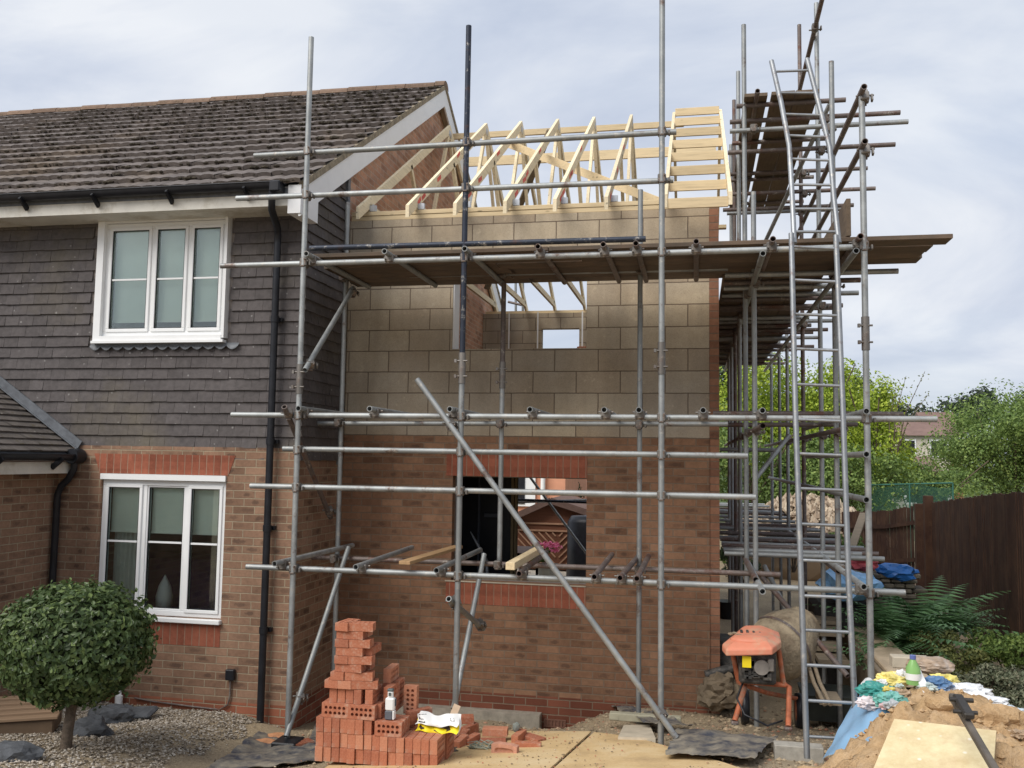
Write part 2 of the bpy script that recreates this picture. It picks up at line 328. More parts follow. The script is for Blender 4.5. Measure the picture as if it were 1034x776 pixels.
mx=N('ShaderNodeMix'); mx.data_type='RGBA'; nt.links.new(c2.outputs[0],mx.inputs[0]); nt.links.new(sky.outputs[0],mx.inputs[6]); nt.links.new(cr.outputs[0],mx.inputs[7]); nt.links.new(mx.outputs[2],bg.inputs[0]); bg.inputs[1].default_value=.1
sl=bpy.data.lights.new('sun','SUN'); sl.energy=2.1; sl.angle=R(40); sl.color=(1,.95,.88); so=bpy.data.objects.new('sun',sl); col.objects.link(so)
dv=Vector((math.sin(SUN_AZ)*math.cos(SUN_EL),math.cos(SUN_AZ)*math.cos(SUN_EL),math.sin(SUN_EL))); so.rotation_euler=dv.to_track_quat('Z','Y').to_euler(); so.location=dv*30
sc.view_settings.view_transform='Standard'; sc.view_settings.look='None'; sc.view_settings.exposure=.68; sc.view_settings.gamma=1
sc.cycles.max_bounces=6; sc.cycles.transparent_max_bounces=12
# ------------------------------------------------------------ ground
def fbm(x,y,s,seed=0): return noise.fractal(Vector((x*s,y*s,seed)),1,2,4)
def groundmat():
    t=NT('sandy building ground'); p=t.pos(); n=t.noise(p,1.1,7,.65); f=t.noise(p,45,5,.7)
    cc=t.ramp(n,[(.3,(.20,.155,.105)),(.5,(.36,.285,.185)),(.7,(.50,.39,.235))]); cc=t.mix(.45,cc,t.ramp(f,[(.3,(.16,.13,.1)),(.7,(.52,.43,.31))]))
    s=t.sep(p); far=t.ramp(t.math('MULTIPLY',t.math('SUBTRACT',s[1],22.),.05),[(0,0.),(1,1.)]); cc=t.mix(far,cc,t.ramp(n,[(.3,(.05,.08,.03)),(.7,(.10,.13,.05))]))
    return t.out(cc,.95,t.math('ADD',f,n),.8,.02,spec=.1)
g=MB(); xs=[-400,-150,-60,-30,-15,-10]+[-8+.12*i for i in range(110)]+[5.5,6,8,12,20,40,90,200,400]; ys=[-60,-20,-5,0,2,3]+[3.5+.12*i for i in range(75)]+[12.8,13.5,14.5,16,18,20,24,30,40,60,90,150,300,800]
V=[]
for y in ys:
    for x in xs:
        z=gh(x,y)
        if -8<x<5.5 and 3.5<y<20: z+=.018*fbm(x,y,2.2)+.006*fbm(x,y,9)
        # spoil against the foot of the new wall
        z+=.10*math.exp(-((x+.55)/.55)**2-((y-9.1)/.35)**2)-.15*math.exp(-((x+1.4)/.42)**2-((y-9.3)/.6)**2)
        V.append((x,y,z))
nx=len(xs); g.add(V,[(j*nx+i,j*nx+i+1,(j+1)*nx+i+1,(j+1)*nx+i) for j in range(len(ys)-1) for i in range(nx-1)],True)
o=g.build('ground',groundmat(),local=True); tag(o,kind='structure')
def rough(x,y): return gh(x,y)+.018*fbm(x,y,2.2)+.006*fbm(x,y,9)+.10*math.exp(-((x+.55)/.55)**2-((y-9.1)/.35)**2)-.15*math.exp(-((x+1.4)/.42)**2-((y-9.3)/.6)**2)
# gravel bed
def inpoly(x,y,P):
    c=False;j=len(P)-1
    for i in range(len(P)):
        if (P[i][1]>y)!=(P[j][1]>y) and x<(P[j][0]-P[i][0])*(y-P[i][1])/(P[j][1]-P[i][1])+P[i][0]: c=not c
        j=i
    return c
GP=[tuple(ong(*q))[:2] for q in ((262,729),(235,748),(190,764),(120,790))]+[(-3.6,4.6),(-9,4.6),(-9,8.14),(-3.76,8.14)]
t=NT('gravel'); r=t.island(); cc=t.ramp(r,[(0,(.10,.08,.06)),(.3,(.24,.20,.15)),(.7,(.37,.32,.26)),(1,(.52,.48,.42))]); gravm=t.out(cc,.85,t.noise(t.pos(),60,3),.3)
g=MB(); cnt=0
OCT=[(1,0,0),(-1,0,0),(0,1,0),(0,-1,0),(0,0,1),(0,0,-1)]; OF=[(0,2,4),(2,1,4),(1,3,4),(3,0,4),(2,0,5),(1,2,5),(3,1,5),(0,3,5)]
while cnt<32000:
    y=random.uniform(4.9,8.14); x=random.uniform(-8.2,-3.3)
    if not inpoly(x+.05*math.sin(y*9),y,GP) and random.random()>.004: continue
    s=random.uniform(.006,.015); a=random.uniform(0,6.28); c,sn=math.cos(a)*s,math.sin(a)*s; e=random.uniform(.6,1.3); h=random.uniform(.4,.8); z=rough(x,y)+s*.2+random.uniform(0,.012)
    g.add([(x+(vx*c-vy*sn*e)+random.uniform(-.2,.2)*s,y+(vx*sn+vy*c*e),z+vz*s*h+random.uniform(-.2,.2)*s) for vx,vy,vz in OCT],OF); cnt+=1
tag(g.build('gravel',gravm,local=True),'pale pea gravel around the round-headed tree','gravel',kind='stuff')
# rubble and crumbs of soil and mortar by the walls
g=MB()
for i in range(6500):
    y=random.uniform(5.2,12.5) if random.random()<.4 else random.uniform(6.3,9.2); x=random.uniform(-3.6,2.2)
    if y>8.9 and x<.3 and y>9.15: continue
    s=random.choice([.006,.008,.01,.014,.02])*random.uniform(.7,1.3)*(1.6 if x>.2 and random.random()<.3 else 1); z=rough(x,y)+s*.2
    g.add([(x+vx*s*random.uniform(.7,1.3),y+vy*s*random.uniform(.7,1.3),z+vz*s*.7) for vx,vy,vz in OCT],OF)
t=NT('crumbs'); r=t.island(); tag(g.build('rubble',t.out(t.ramp(r,[(0,(.13,.10,.07)),(.4,(.30,.23,.15)),(.8,(.42,.34,.23)),(1,(.35,.15,.09))]),.95),local=True),'crumbs of soil and mortar strewn between pile and new wall','rubble',kind='stuff')
# ------------------------------------------------------------ wall solids
def solid(mb,axis,u0,u1,z0,z1,w0,w1,holes=(),top=None):
    """wall slab between depths w0<w1, spanning u0..u1, z0..z1, with rectangular holes (ua,ub,za,zb). axis: the direction u runs"""
    us=sorted({u0,u1,*[h[0] for h in holes],*[h[1] for h in holes]}); zs=sorted({z0,z1,*[h[2] for h in holes],*[h[3] for h in holes]})
    us=[u for u in us if u0<=u<=u1]; zs=[z for z in zs if z0<=z<=z1]
    def full(i,j):
        if i<0 or j<0 or i>=len(us)-1 or j>=len(zs)-1: return False
        c,d=(us[i]+us[i+1])/2,(zs[j]+zs[j+1])/2
        return not any(h[0]<c<h[1] and h[2]<d<h[3] for h in holes)
    P=(lambda u,w,z:(u,w,z)) if axis=='x' else (lambda u,w,z:(w,u,z))
    fl=(lambda q:q) if axis=='x' else (lambda q:q[::-1])
    def q(*p): mb.add(fl([P(*k) for k in p]),[(0,1,2,3)])
    for i in range(len(us)-1):
        for j in range(len(zs)-1):
            if not full(i,j): continue
            a,b,c,d=us[i],us[i+1],zs[j],zs[j+1]
            q((a,w0,c),(b,w0,c),(b,w0,d),(a,w0,d)); q((b,w1,c),(a,w1,c),(a,w1,d),(b,w1,d))
            if not full(i-1,j): q((a,w1,c),(a,w0,c),(a,w0,d),(a,w1,d))
            if not full(i+1,j): q((b,w0,c),(b,w1,c),(b,w1,d),(b,w0,d))
            if not full(i,j-1): q((a,w1,c),(b,w1,c),(b,w0,c),(a,w0,c))
            if not full(i,j+1): q((a,w0,d),(b,w0,d),(b,w1,d),(a,w1,d))
    return mb
HX=-3.736; HY=8.167; EY=9.25; EXR=.13
RIDGE=(12.575,8.04); EAVEY=7.80; EAVEZ=5.12
# ============================================================ the old house
house=thing('brick_house','brick house with grey hung tiles on its upper floor and a mossy tiled roof','house',(HX,HY,0))
UW=(-5.96,-4.545,3.73,4.95); LW=(-5.83,-4.47,1.01,2.385)
solid(MB(),'x',-12,HX,-.3,2.66,HY,HY+.28,[(LW[0],LW[1],LW[2],LW[3])]).build('front_wall',M['hb_x'],house)
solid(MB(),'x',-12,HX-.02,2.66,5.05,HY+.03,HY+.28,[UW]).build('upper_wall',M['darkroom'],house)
# gable wall (pentagon), return face towards the new extension
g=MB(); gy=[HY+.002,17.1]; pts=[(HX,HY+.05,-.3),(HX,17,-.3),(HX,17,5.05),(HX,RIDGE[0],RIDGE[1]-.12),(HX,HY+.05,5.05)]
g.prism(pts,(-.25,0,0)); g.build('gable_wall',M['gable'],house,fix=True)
g=MB(); g.box((HX-.02,HY+.004,-.3),(HX+.004,EY+.1,2.64)); g.box((HX-.02,HY+.032,2.641),(HX+.002,EY,5.0)); g.build('return_wall',M['hb_y'],house)
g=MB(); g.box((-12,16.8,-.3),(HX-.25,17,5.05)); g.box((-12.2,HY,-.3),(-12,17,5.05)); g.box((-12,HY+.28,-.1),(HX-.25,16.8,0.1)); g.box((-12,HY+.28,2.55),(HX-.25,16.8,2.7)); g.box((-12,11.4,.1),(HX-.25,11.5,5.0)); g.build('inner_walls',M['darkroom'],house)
# hung tiles
def hung(mb,axis,u0,u1,z0,z1,w,gauge,tw,holes=(),sgn=-1,top=None):
    n=int(round((z1-z0)/gauge))
    for r in range(n):
        za=z0+r*gauge; off=(r%2)*tw/2+random.uniform(-.004,.004); u=u0-off; wav=random.uniform(-.003,.003)
        while u<u1:
            a,b=max(u,u0),min(u+tw-.0025,u1); u+=tw
            if b-a<.02: continue
            mid=(a+b)/2; zt=za+gauge+.02
            if top and za+gauge*.5>top(mid): continue
            if any(h[0]-.01<mid<h[1]+.01 and h[2]-gauge*.6<za<h[3]-gauge*.3 for h in holes): continue
            for h in holes:
                if h[2]-gauge<za<h[3]:
                    if a<h[0]<b: b=h[0]
                    if a<h[1]<b: a=h[1]
            k=random.uniform(-.0025,.0025); dz=random.uniform(-.003,.003)+wav; t0=.026+random.uniform(0,.006); t1=.010; th=.012
            def P(u_,w_,z_): return (u_,w+sgn*w_,z_) if axis=='x' else (w+sgn*w_,u_,z_)
            mb.add([P(a,t0+k,za+dz),P(b,t0-k,za+dz),P(b,t1,zt),P(a,t1,zt),P(a,t0-th,za+dz),P(b,t0-th,za+dz)],
                [(0,1,2,3),(0,4,5,1),(0,3,4),(1,5,2)] if axis=='x' else [(3,2,1,0),(1,5,4,0),(4,3,0),(2,5,1)])
g=MB(); hung(g,'x',-12,HX-.005,2.545,5.02,HY+.03,.112,.165,[(UW[0]-.03,UW[1]+.03,UW[2]-.04,UW[3]+.03)]); g.build('hung_tiles',M['hang'],house)
g=MB(); sl_=(RIDGE[1]-EAVEZ)/(RIDGE[0]-EAVEY); hung(g,'y',HY+.0,EY-.12,2.545,6.3,HX,.112,.165,sgn=1,top=lambda y:EAVEZ-.12+(y-EAVEY)*sl_); g.build('hung_tiles',M['hang'],house)
# black edge strip and grey trim where the hung tiles stop
g=MB(); g.box((HX+.002,EY-.13,2.5),(HX+.045,EY-.06,5.7)); g.build('edge_trim',M['lead'],house)
# roof: courses of rolled tiles
def roof(name,x0,x1,y0,z0,y1,z1,gauge,mat,parent,amp=.012,pitch=.15,th=.042,clumps=0):
    d=Vector((0,y1-y0,z1-z0)); L=d.length; d.normalize(); nrm=Vector((0,-d.z,d.y)) if d.y>0 else Vector((0,d.z,-d.y)); n=int(round(L/gauge)); gg=L/n; mb=MB()
    for r in range(n):
        off=(r%2)*pitch; x=x0-off
        while x<x1-.01:
            a,b=max(x,x0),min(x+2*pitch-.004,x1); x+=2*pitch
            if b-a<.02: continue
            lift=random.uniform(0,.014); sag=random.uniform(-.008,.008); K=6; rows=[]
            for s,l in((0-.0,th+lift),(gg+.02,.004)):
                rows.append([Vector((a+(b-a)*i/K,y0,z0))+d*(r*gg+s+(sag if s==0 else 0))+nrm*(l+amp*abs(math.sin(math.pi*((a+(b-a)*i/K)-x)/pitch))) for i in range(K+1)])
            bot=[v-nrm*(th) for v in rows[0]]
            V=rows[0]+rows[1]+bot
            mb.add(V,[(i,i+1,K+1+i+1,K+1+i) for i in range(K)]+[(2*K+2+i,2*K+2+i+1,i+1,i) for i in range(K)])
    for i in range(clumps):
        r=random.randrange(n); xx=random.uniform(x0,x1); s=random.uniform(.01,.028); c=Vector((xx,y0,z0))+d*(r*gg-.005)+nrm*(th+.004)
        mb.blob(c,(s*1.6,s,s*.7),i,.3,2,1)
    return mb.build(name,mat,parent,fix=False)
mossm=plain('moss',(.045,.037,.026),.95,.5,20,.6)
rf=roof('roof',-12.3,HX+.12,EAVEY-.03,EAVEZ+.0,RIDGE[0],RIDGE[1],.335,M['rooft'],house)
g=MB(); d=Vector((0,RIDGE[0]-EAVEY,RIDGE[1]-EAVEZ)); L=d.length; d.normalize(); nn=Vector((0,-d.z,d.y))
for i in range(1500):
    r=random.randrange(17); xx=random.uniform(-9.5,HX+.12) ; s=random.uniform(.008,.022)*(1.4 if xx>-5 and random.random()<.4 else 1)
    c=Vector((xx,EAVEY-.03,EAVEZ))+d*(r*L/17+random.uniform(-.02,.03))+nn*(.035); g.blob(c,(s*random.uniform(1,2.2),s,s*.8),i,.35,2,1)
g.build('moss',mossm,rf)
# back slope, underlay and ridge
g=MB(); 
for (ya,za,yb,zb) in((EAVEY,EAVEZ-.02,RIDGE[0],RIDGE[1]-.02),(2*RIDGE[0]-EAVEY,EAVEZ-.02,RIDGE[0],RIDGE[1]-.02)):
    g.prism([(-12.3,ya,za),(-12.3,yb,zb),(-12.3,yb,zb-.06),(-12.3,ya,za-.06)],(12.3+HX+.10,0,0))
g.build('roof_deck',M['lead'],house,fix=True)
roof('back_roof',-12.3,HX+.12,2*RIDGE[0]-EAVEY+.03,EAVEZ,RIDGE[0],RIDGE[1],.335,M['rooft'],house)
g=MB(); x=-12.3; i=0
while x<HX+.1:
    b=min(x+.44,HX+.13); K=7; k=random.uniform(-.006,.006)
    ring=lambda X,rr:[Vector((X,RIDGE[0]+math.cos(math.pi*j/K)*.13*rr,RIDGE[1]-.03+k+math.sin(math.pi*j/K)*.11*rr)) for j in range(K+1)]
    V=ring(x,1)+ring(b,.96); g.add(V,[(j,j+1,K+2+j,K+1+j) for j in range(K)]+[tuple(range(K+1))[::-1],tuple(range(K+1,2*K+2))]); x+=.45
g.build('ridge_tiles',M['ridge'],house,fix=True)
# verge mortar + bargeboard + soffit
for sg in(1,-1):
    ye=RIDGE[0]-sg*(RIDGE[0]-EAVEY); 
    def bb(y0,z0,y1,z1,wd,x0,x1,nm,mt):
        MB().prism([(x0,y0,z0),(x0,y1,z1),(x0,y1,z1-wd),(x0,y0,z0-wd)],(x1-x0,0,0)).build(nm,mt,house,fix=True)
    bb(ye,EAVEZ+.035,RIDGE[0],RIDGE[1]+.035,.07,HX+.085,HX+.128,'verge',plain('verge mortar',(.25,.21,.15),.95,.4,20,.6))
    bb(ye,EAVEZ-.036,RIDGE[0],RIDGE[1]-.036,.26,HX+.09,HX+.113,'bargeboard',M['barge'])
    bb(ye,EAVEZ-.20,RIDGE[0],RIDGE[1]-.20,.03,HX+.005,HX+.088,'verge_soffit',plain('soffit',(.42,.36,.27),.8))
# box end at the eaves
g=MB(); g.box((HX-.014,EAVEY-.012,EAVEZ-.27),(HX+.115,HY+.02,EAVEZ-.0)); g.build('eaves_box_end',M['barge'],house)
g=MB(); g.box((-12.3,EAVEY+.005,EAVEZ-.19),(HX-.002,EAVEY+.025,EAVEZ-.01)); g.build('fascia',M['fascia'],house)
g=MB(); g.box((-12.3,EAVEY+.026,EAVEZ-.185),(HX-.002,HY+.02,EAVEZ-.17)); g.build('soffit',M['fascia'],house)
def gutter(p,q,out,parent,brackets,r=.058):
    """half-round gutter from p to q (top rear edge); out = horizontal direction away from the wall"""
    p,q=Vector(p),Vector(q); K=8; out=Vector(out); c=lambda b:[b+out*(r-r*math.cos(math.pi*j/K))+Vector((0,0,-r*1.1*math.sin(math.pi*j/K))) for j in range(K+1)]
    d=(q-p).normalized(); mb=MB(); A_,B_=c(p),c(q); mb.add(A_+B_,[(j,j+1,K+2+j,K+1+j) for j in range(K)],True)
    A2=[v+Vector((0,0,.004)) for v in A_];B2=[v+Vector((0,0,.004)) for v in B_]; mb.add(A2+B2,[(j,j+1,K+2+j,K+1+j)[::-1] for j in range(K)],True)
    mb.add(A_,[tuple(range(K+1))]); mb.add(B_,[tuple(range(K+1))[::-1]])
    mb.tube(p+out*2*r,q+out*2*r,.006,6,False); gu=mb.build('gutter',M['blackp'],parent)
    for s in brackets:
        b=p+(q-p)*s; MB().bar(b+Vector((0,0,-.13))+out*.0,b+out*.115+Vector((0,0,-.035)),.022,.05,(0,0,1)).build('gutter_bracket',M['blackp'],gu)
    return gu
Lg=HX-.06+12.3
gutter((-12.3,EAVEY,EAVEZ+.01),(HX-.06,EAVEY,EAVEZ+.01),(0,-1,0),house,[(x+12.3)/Lg for x in(-8.2,-7.35,-6.55,-5.75,-4.95,-4.15)])
for zz in (EAVEZ-.0,): MB().box((HX-.16,EAVEY-.125,EAVEZ-.085),(HX-.05,EAVEY-.002,EAVEZ+.02),bev=.012).build('gutter_stop',M['blackp'],house)
# downpipe with swan neck
dx=at(272,480,Y=HY-.07).x
g=MB(); zt=EAVEZ-.06; g.path([(dx+.10,EAVEY-.06,zt),(dx+.10,EAVEY-.06,zt-.10),(dx+.07,EAVEY-.0,zt-.16),(dx+.02,HY-.13,zt-.28),(dx,HY-.075,zt-.34),(dx,HY-.075,zt-.42),(dx,HY-.075,rough(dx,HY)-.02)],.034,12)
dp=g.build('downpipe',M['blackp'],house)
for z in(3.9,2.72,1.9,.95):
    q=MB(); q.lathe([(.041,z-.03),(.041,z+.03)],Matrix.Translation((dx,HY-.075,0)),14); q.box((dx-.06,HY-.045,z-.018),(dx+.06,HY-.003,z+.018)); q.build('pipe_clip',M['blackp'],dp)
# windows
def window(parent,rect,y,lights,bars,blindz,reveal=.0,label=None,cas=()):
    x0,x1,z0,z1=rect; f=.055; d=.07; yb=y+d
    wn=thing('window',None,None,(x0,y,z0)); wn.parent=parent; wn.location=Vector((x0,y,z0))-wloc(parent); 
    if label: wn['label']=label
    fr=MB()
    fr.box((x0+.002,y,z0+.002),(x1-.002,yb,z0+f),bev=.004); fr.box((x0+.002,y,z1-f),(x1-.002,yb,z1-.002),bev=.004)
    xs=[x0+.002]; 
    fr.box((x0+.002,y,z0+f),(x0+f,yb,z1-f),bev=.004); fr.box((x1-f,y,z0+f),(x1-.002,yb,z1-f),bev=.004)
    for m in lights: fr.box((m-.028,y+.004,z0+f),(m+.028,yb,z1-f),bev=.004)
    fr.build('frame',M['upvc'],wn)
    edges=[x0+f]+[v for m in lights for v in(m-.028,m+.028)]+[x1-f]
    for i in range(0,len(edges),2):
        a,b=edges[i],edges[i+1]; s=MB(); k=.034 if (i//2) in cas else .016; yy=y-.012 if (i//2) in cas else y+.012
        za,zb=z0+f,z1-f
        if (i//2) in cas: a-=.012;b+=.012;za-=.012;zb+=.012
        s.box((a,yy,za),(b,yy+.05,za+k),bev=.004); s.box((a,yy,zb-k),(b,yy+.05,zb),bev=.004); s.box((a,yy,za+k),(a+k,yy+.05,zb-k),bev=.004); s.box((b-k,yy,za+k),(b,yy+.05,zb-k),bev=.004)
        s.box((a+k,yy+.012,bars-.009),(b-k,yy+.03,bars+.009)); 
        s.build('sash',M['upvc'],wn); MB().box((a+k-.003,yy+.022,za+k-.003),(b-k+.003,yy+.026,zb-k+.003)).build('pane',M['glass'],wn)
        # gaskets
        gk=MB(); 
        for q in(((a+k,yy+.006,za+k),(a+k+.006,yy+.02,zb-k)),((b-k-.006,yy+.006,za+k),(b-k,yy+.02,zb-k)),((a+k,yy+.006,za+k),(b-k,yy+.02,za+k+.006)),((a+k,yy+.006,zb-k-.006),(b-k,yy+.02,zb-k))): gk.box(*q)
        gk.build('gasket',M['blackp'],wn)
        if blindz: MB().box((a+.01,yb+.02,blindz[i//2]),(b-.01,yb+.024,z1-.02)).box((a+.01,yb+.012,blindz[i//2]-.02),(b-.01,yb+.03,blindz[i//2])).build('blind',M['blind'],wn)
    return wn
xu=lambda px,py=290:at(px,py,Y=HY-.03).x
wu=window(house,(UW[0]+.055,UW[1]-.012,UW[2]+.03,UW[3]-.03),HY-.005,[xu(151.5),xu(188.5)],at(160,282,Y=HY).z,[3.93,3.93,3.93],cas=(0,1,2),label='upper window with blinds drawn almost to the sill')
g=MB(); X0,X1,Z0,Z1=UW; g.box((X0-.015,HY-.055,Z0-.02),(X0+.06,HY+.06,Z1)); g.box((X1-.014,HY-.055,Z0+.0),(X1+.012,HY+.06,Z1)); g.box((X0+.06,HY-.03,Z1-.03),(X1-.014,HY+.06,Z1)); g.box((X0-.02,HY-.075,Z0-.045),(X1+.015,HY+.0,Z0-.02)); g.box((X0+.06,HY-.06,Z0-.02),(X1-.014,HY-.0,Z0+.03)); g.build('casing',M['upvc'],wu)
wl=window(house,(LW[0]+.0,LW[1]-.0,LW[2]+.0,LW[3]-.06),HY+.03,[at(143.5,550,Y=HY+.03).x,at(187,550,Y=HY+.03).x],at(160,548,Y=HY+.03).z,[at(160,536,Y=HY+.2).z]*3,cas=(0,2),label='lower window with half drawn blinds and a dark room behind')
g=MB(); g.box((LW[0]-.02,HY-.05,LW[2]-.045),(LW[1]+.01,HY+.03,LW[2]-.001),bev=.006); g.box((LW[0]-.0,HY-.02,LW[3]-.058),(LW[1]+.0,HY+.08,LW[3]-.002)); g.build('sill',M['upvc'],wl)
q=at(166,600,Y=HY+.33); g=MB(); g.lathe([(.0,q.z-.16),(.075,q.z-.15),(.085,q.z-.02),(.06,q.z+.08),(.02,q.z+.16),(.004,q.z+.19)],Matrix.Translation((q.x,q.y,0)),18,False); tag(g.build('ornament',M['white']),'white teardrop ornament standing inside the lower house window','ornament')
g=MB(); q=at(170,575,Y=HY+1.6); g.box((q.x-1.0,q.y-.3,.1),(q.x+1.3,q.y+.5,q.z+.15),bev=.12); g.box((q.x-1.1,q.y-.9,.1),(q.x-.8,q.y+.5,q.z-.1),bev=.1); tag(g.build('sofa',M['purple']),'purple sofa in the dark room behind the lower window','sofa')
g=MB(); 
def cur(u,v): return Vector((LW[0]+.03+.33*u,HY+.22+.018*math.sin(u*40),LW[2]+.0+1.3*v))
g.grid(cur,60,2); g.build('curtain',M['curtain'],wl)
# red soldier arch over and under the lower window
g=MB(); a0,a1=at(94,462,Y=HY).x,at(236,462,Y=HY).x
g.prism([(LW[0]-.02,HY-.004,LW[3]+.0),(LW[1]+.02,HY-.004,LW[3]+.0),(LW[1]+.09,HY-.004,2.58),(LW[0]-.09,HY-.004,2.58)],(0,.05,0)); g.build('soldier_arch',M['soldier_x'],house,fix=True)
g=MB(); g.box((LW[0]+.0,HY-.004,LW[2]-.26),(LW[1]+.0,HY+.05,LW[2]-.05)); g.build('soldier_sill',M['soldier_x'],house)
# scalloped lead apron under the upper window
g=MB(); ax0,ax1=at(90,352,Y=HY-.03).x,at(240,352,Y=HY-.03).x; zt=UW[2]-.045; zb=at(150,352,Y=HY-.03).z
def ap(u,v):
    x=ax0+(ax1-ax0)*u; sc_=abs(math.sin(u*math.pi*13)); return Vector((x,HY-.012-.008*v*random.random()-(.010 if v>.5 else 0),zt+(zb-.035*sc_+.02-zt)*v))
g.grid(ap,156,4); g.build('lead_apron',M['lead'],house)
# meter socket and its cable
q=at(234,681,Y=HY); g=MB(); g.box((q.x-.045,HY-.05,q.z-.05),(q.x+.045,HY-.001,q.z+.05),bev=.008); sb=g.build('socket_box',M['blackp'],house)
zc=at(180,713,Y=HY).z; g=MB(); g.path([(q.x+.0,HY-.02,q.z-.04),(q.x-.0,HY-.02,q.z-.2),(q.x-.02,HY-.02,zc+.05),(q.x-.1,HY-.02,zc),(q.x-.4,HY-.02,zc+.01),(q.x-.8,HY-.02,zc+.03),(q.x-1.0,HY-.02,zc+.05)],.009,6); g.build('cable',M['rusty'],house)
# ============================================================ porch wing
PX=at(57,520,Y=HY).x
porch=thing('porch','single storey porch with brick wall and plain tiled roof at the left edge','porch',(PX-.8,7.2,0))
zpe=2.52; PY0=5.2
g=MB(); g.box((PX-2.5,PY0,-.2),(PX,HY-.002,zpe-.03)); g.build('wall',M['hb_y'],porch)
pe=PX+.20; px0,pz0=at(0,395,Y=HY).x,at(0,395,Y=HY).z
# roof slope runs up towards -X; courses along Y
d=Vector((px0-pe,0,pz0-(zpe+.06))).normalized(); nn=Vector((-d.z,0,d.x)); nn=nn if nn.z>0 else -nn
g=MB(); L=1.9; n=int(L/.105)
for r in range(n):
    y=PY0-.2-(r%2)*.0825
    while y<HY-.0:
        a,b=max(y,PY0-.2),min(y+.163,HY-.004); y+=.165
        if b-a<.02: continue
        B=Vector((pe,0,zpe+.06))+d*(r*.105); k=random.uniform(0,.006); V=[B+nn*(.026+k),B+d*.13+nn*.008,B+nn*.012]
        g.add([V[0]+Vector((0,a,0)),V[0]+Vector((0,b,0)),V[1]+Vector((0,b,0)),V[1]+Vector((0,a,0)),V[2]+Vector((0,a,0)),V[2]+Vector((0,b,0))],[(0,1,2,3),(0,4,5,1)])
g.build('roof',M['rooft2'],porch)
g=MB(); B=Vector((pe,PY0-.2,zpe+.055)); g.prism([B,B+d*1.95,B+d*1.95-nn*.05,B-nn*.05],(0,HY-PY0+.19,0)); g.build('roof_deck',M['lead'],porch,fix=True)
B=Vector((pe,HY-.02,zpe+.08)); MB().bar(B+nn*.03,B+d*1.9+nn*.03,.05,.012,nn).bar(B+nn*.07+Vector((0,-.0,0)),B+d*1.9+nn*.07,.016,.09,nn).build('flashing',M['lead'],porch)
g=MB(); g.box((PX+.001,PY0-.2,zpe-.14),(pe-.012,HY-.04,zpe-.03)); g.build('fascia',M['fascia'],porch)
gutter((pe-.01,HY-.04,zpe+.045),(pe-.01,PY0-.2,zpe+.045),(1,0,0),porch,[.1,.35,.6,.9],.056)
g=MB(); g.tube((pe+.05,HY-.16,zpe+.03),(pe+.05,HY-.02,zpe+.03),.075,14,False); g.path([(pe+.045,HY-.1,zpe),(pe+.045,HY-.1,zpe-.10),(pe-.02,HY-.09,zpe-.2),(PX+.10,HY-.085,zpe-.27),(PX+.06,HY-.08,zpe-.36),(PX+.055,HY-.08,.2)],.034,12); g.build('downpipe',M['blackp'],porch)
# ============================================================ the extension under construction
ext=thing('house_extension','half built house extension of new brick and bare blockwork with roof trusses','building',(-1.8,EY,0))
LO=(-2.49,-1.087,1.33,2.405); UO=(-2.53,-1.104,3.735,4.62)
zj=2.82; zp=5.155
x0=HX+.006
solid(MB(),'x',x0,EXR,-.4,zj,EY,EY+.105,[LO]).build('brick_skin',M['nb_x'],ext)
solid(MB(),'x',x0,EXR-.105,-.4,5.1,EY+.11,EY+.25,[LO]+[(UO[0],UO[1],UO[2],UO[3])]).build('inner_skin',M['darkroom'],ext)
g=MB(); solid(g,'x',x0+.02,EXR,zj,zp,EY+.006,EY+.108,[(UO[0],UO[1],UO[2],UO[3])]); fb=g.build('front_blockwork',M['block_x'],ext)
# side walls: brick outer leaf and block inner leaf
EXW=EXR+.095
g=MB(); solid(g,'y',EY+.012,15.9,-.4,zp+.0,EXR+.001,EXW,[]); solid(g,'y',EY-.0,EY+.010,zj+.0,zp,EXR+.001,EXW); g.build('side_brick_wall',M['nb_y'],ext)
solid(MB(),'y',EY+.26,15.7,-.4,zp,EXR-.11,EXR-.001).build('side_blockwork',M['block_y'],ext)
BO=(-2.35,.0-.15,-.5,2.35); BWx0=at(547.5,333,Y=15.8).x; BWx1=at(585.5,333,Y=15.8).x
BW=(BWx0,BWx1,3.9,at(560,332.5,Y=15.8).z)
solid(MB(),'x',x0,EXR-.002,-.4,zp,15.72,15.9,[(-3.45,-.25,-.5,2.45),BW]).build('back_wall',M['block_x'],ext)
# broken brickwork beside the far window
g=MB()
for i in range(16):
    g.box((0,0,0),(.19,.1,.065),Matrix.Translation((BW[1]-.02+random.uniform(-.03,.16),15.58+random.uniform(-.02,.03),3.95+.075*(i//2)))@Matrix.Rotation(random.uniform(-.2,.2),4,'Z'),.006)
g.build('broken_brickwork',M['rusty'] if False else plain('broken brick',(.30,.13,.08),.9,.4),ext)
# unseen first floor deck, added to keep the room below dark
g=MB(); g.box((x0+.0,EY+.26,2.55),(EXR-.12,15.7,2.72)); g.build('floor',M['board'],ext)
g=MB(); g.box((x0,EY+.26,.12),(EXR-.12,15.7,.22)); g.build('floor_slab',plain('concrete',(.35,.32,.27),.9,.2),ext)
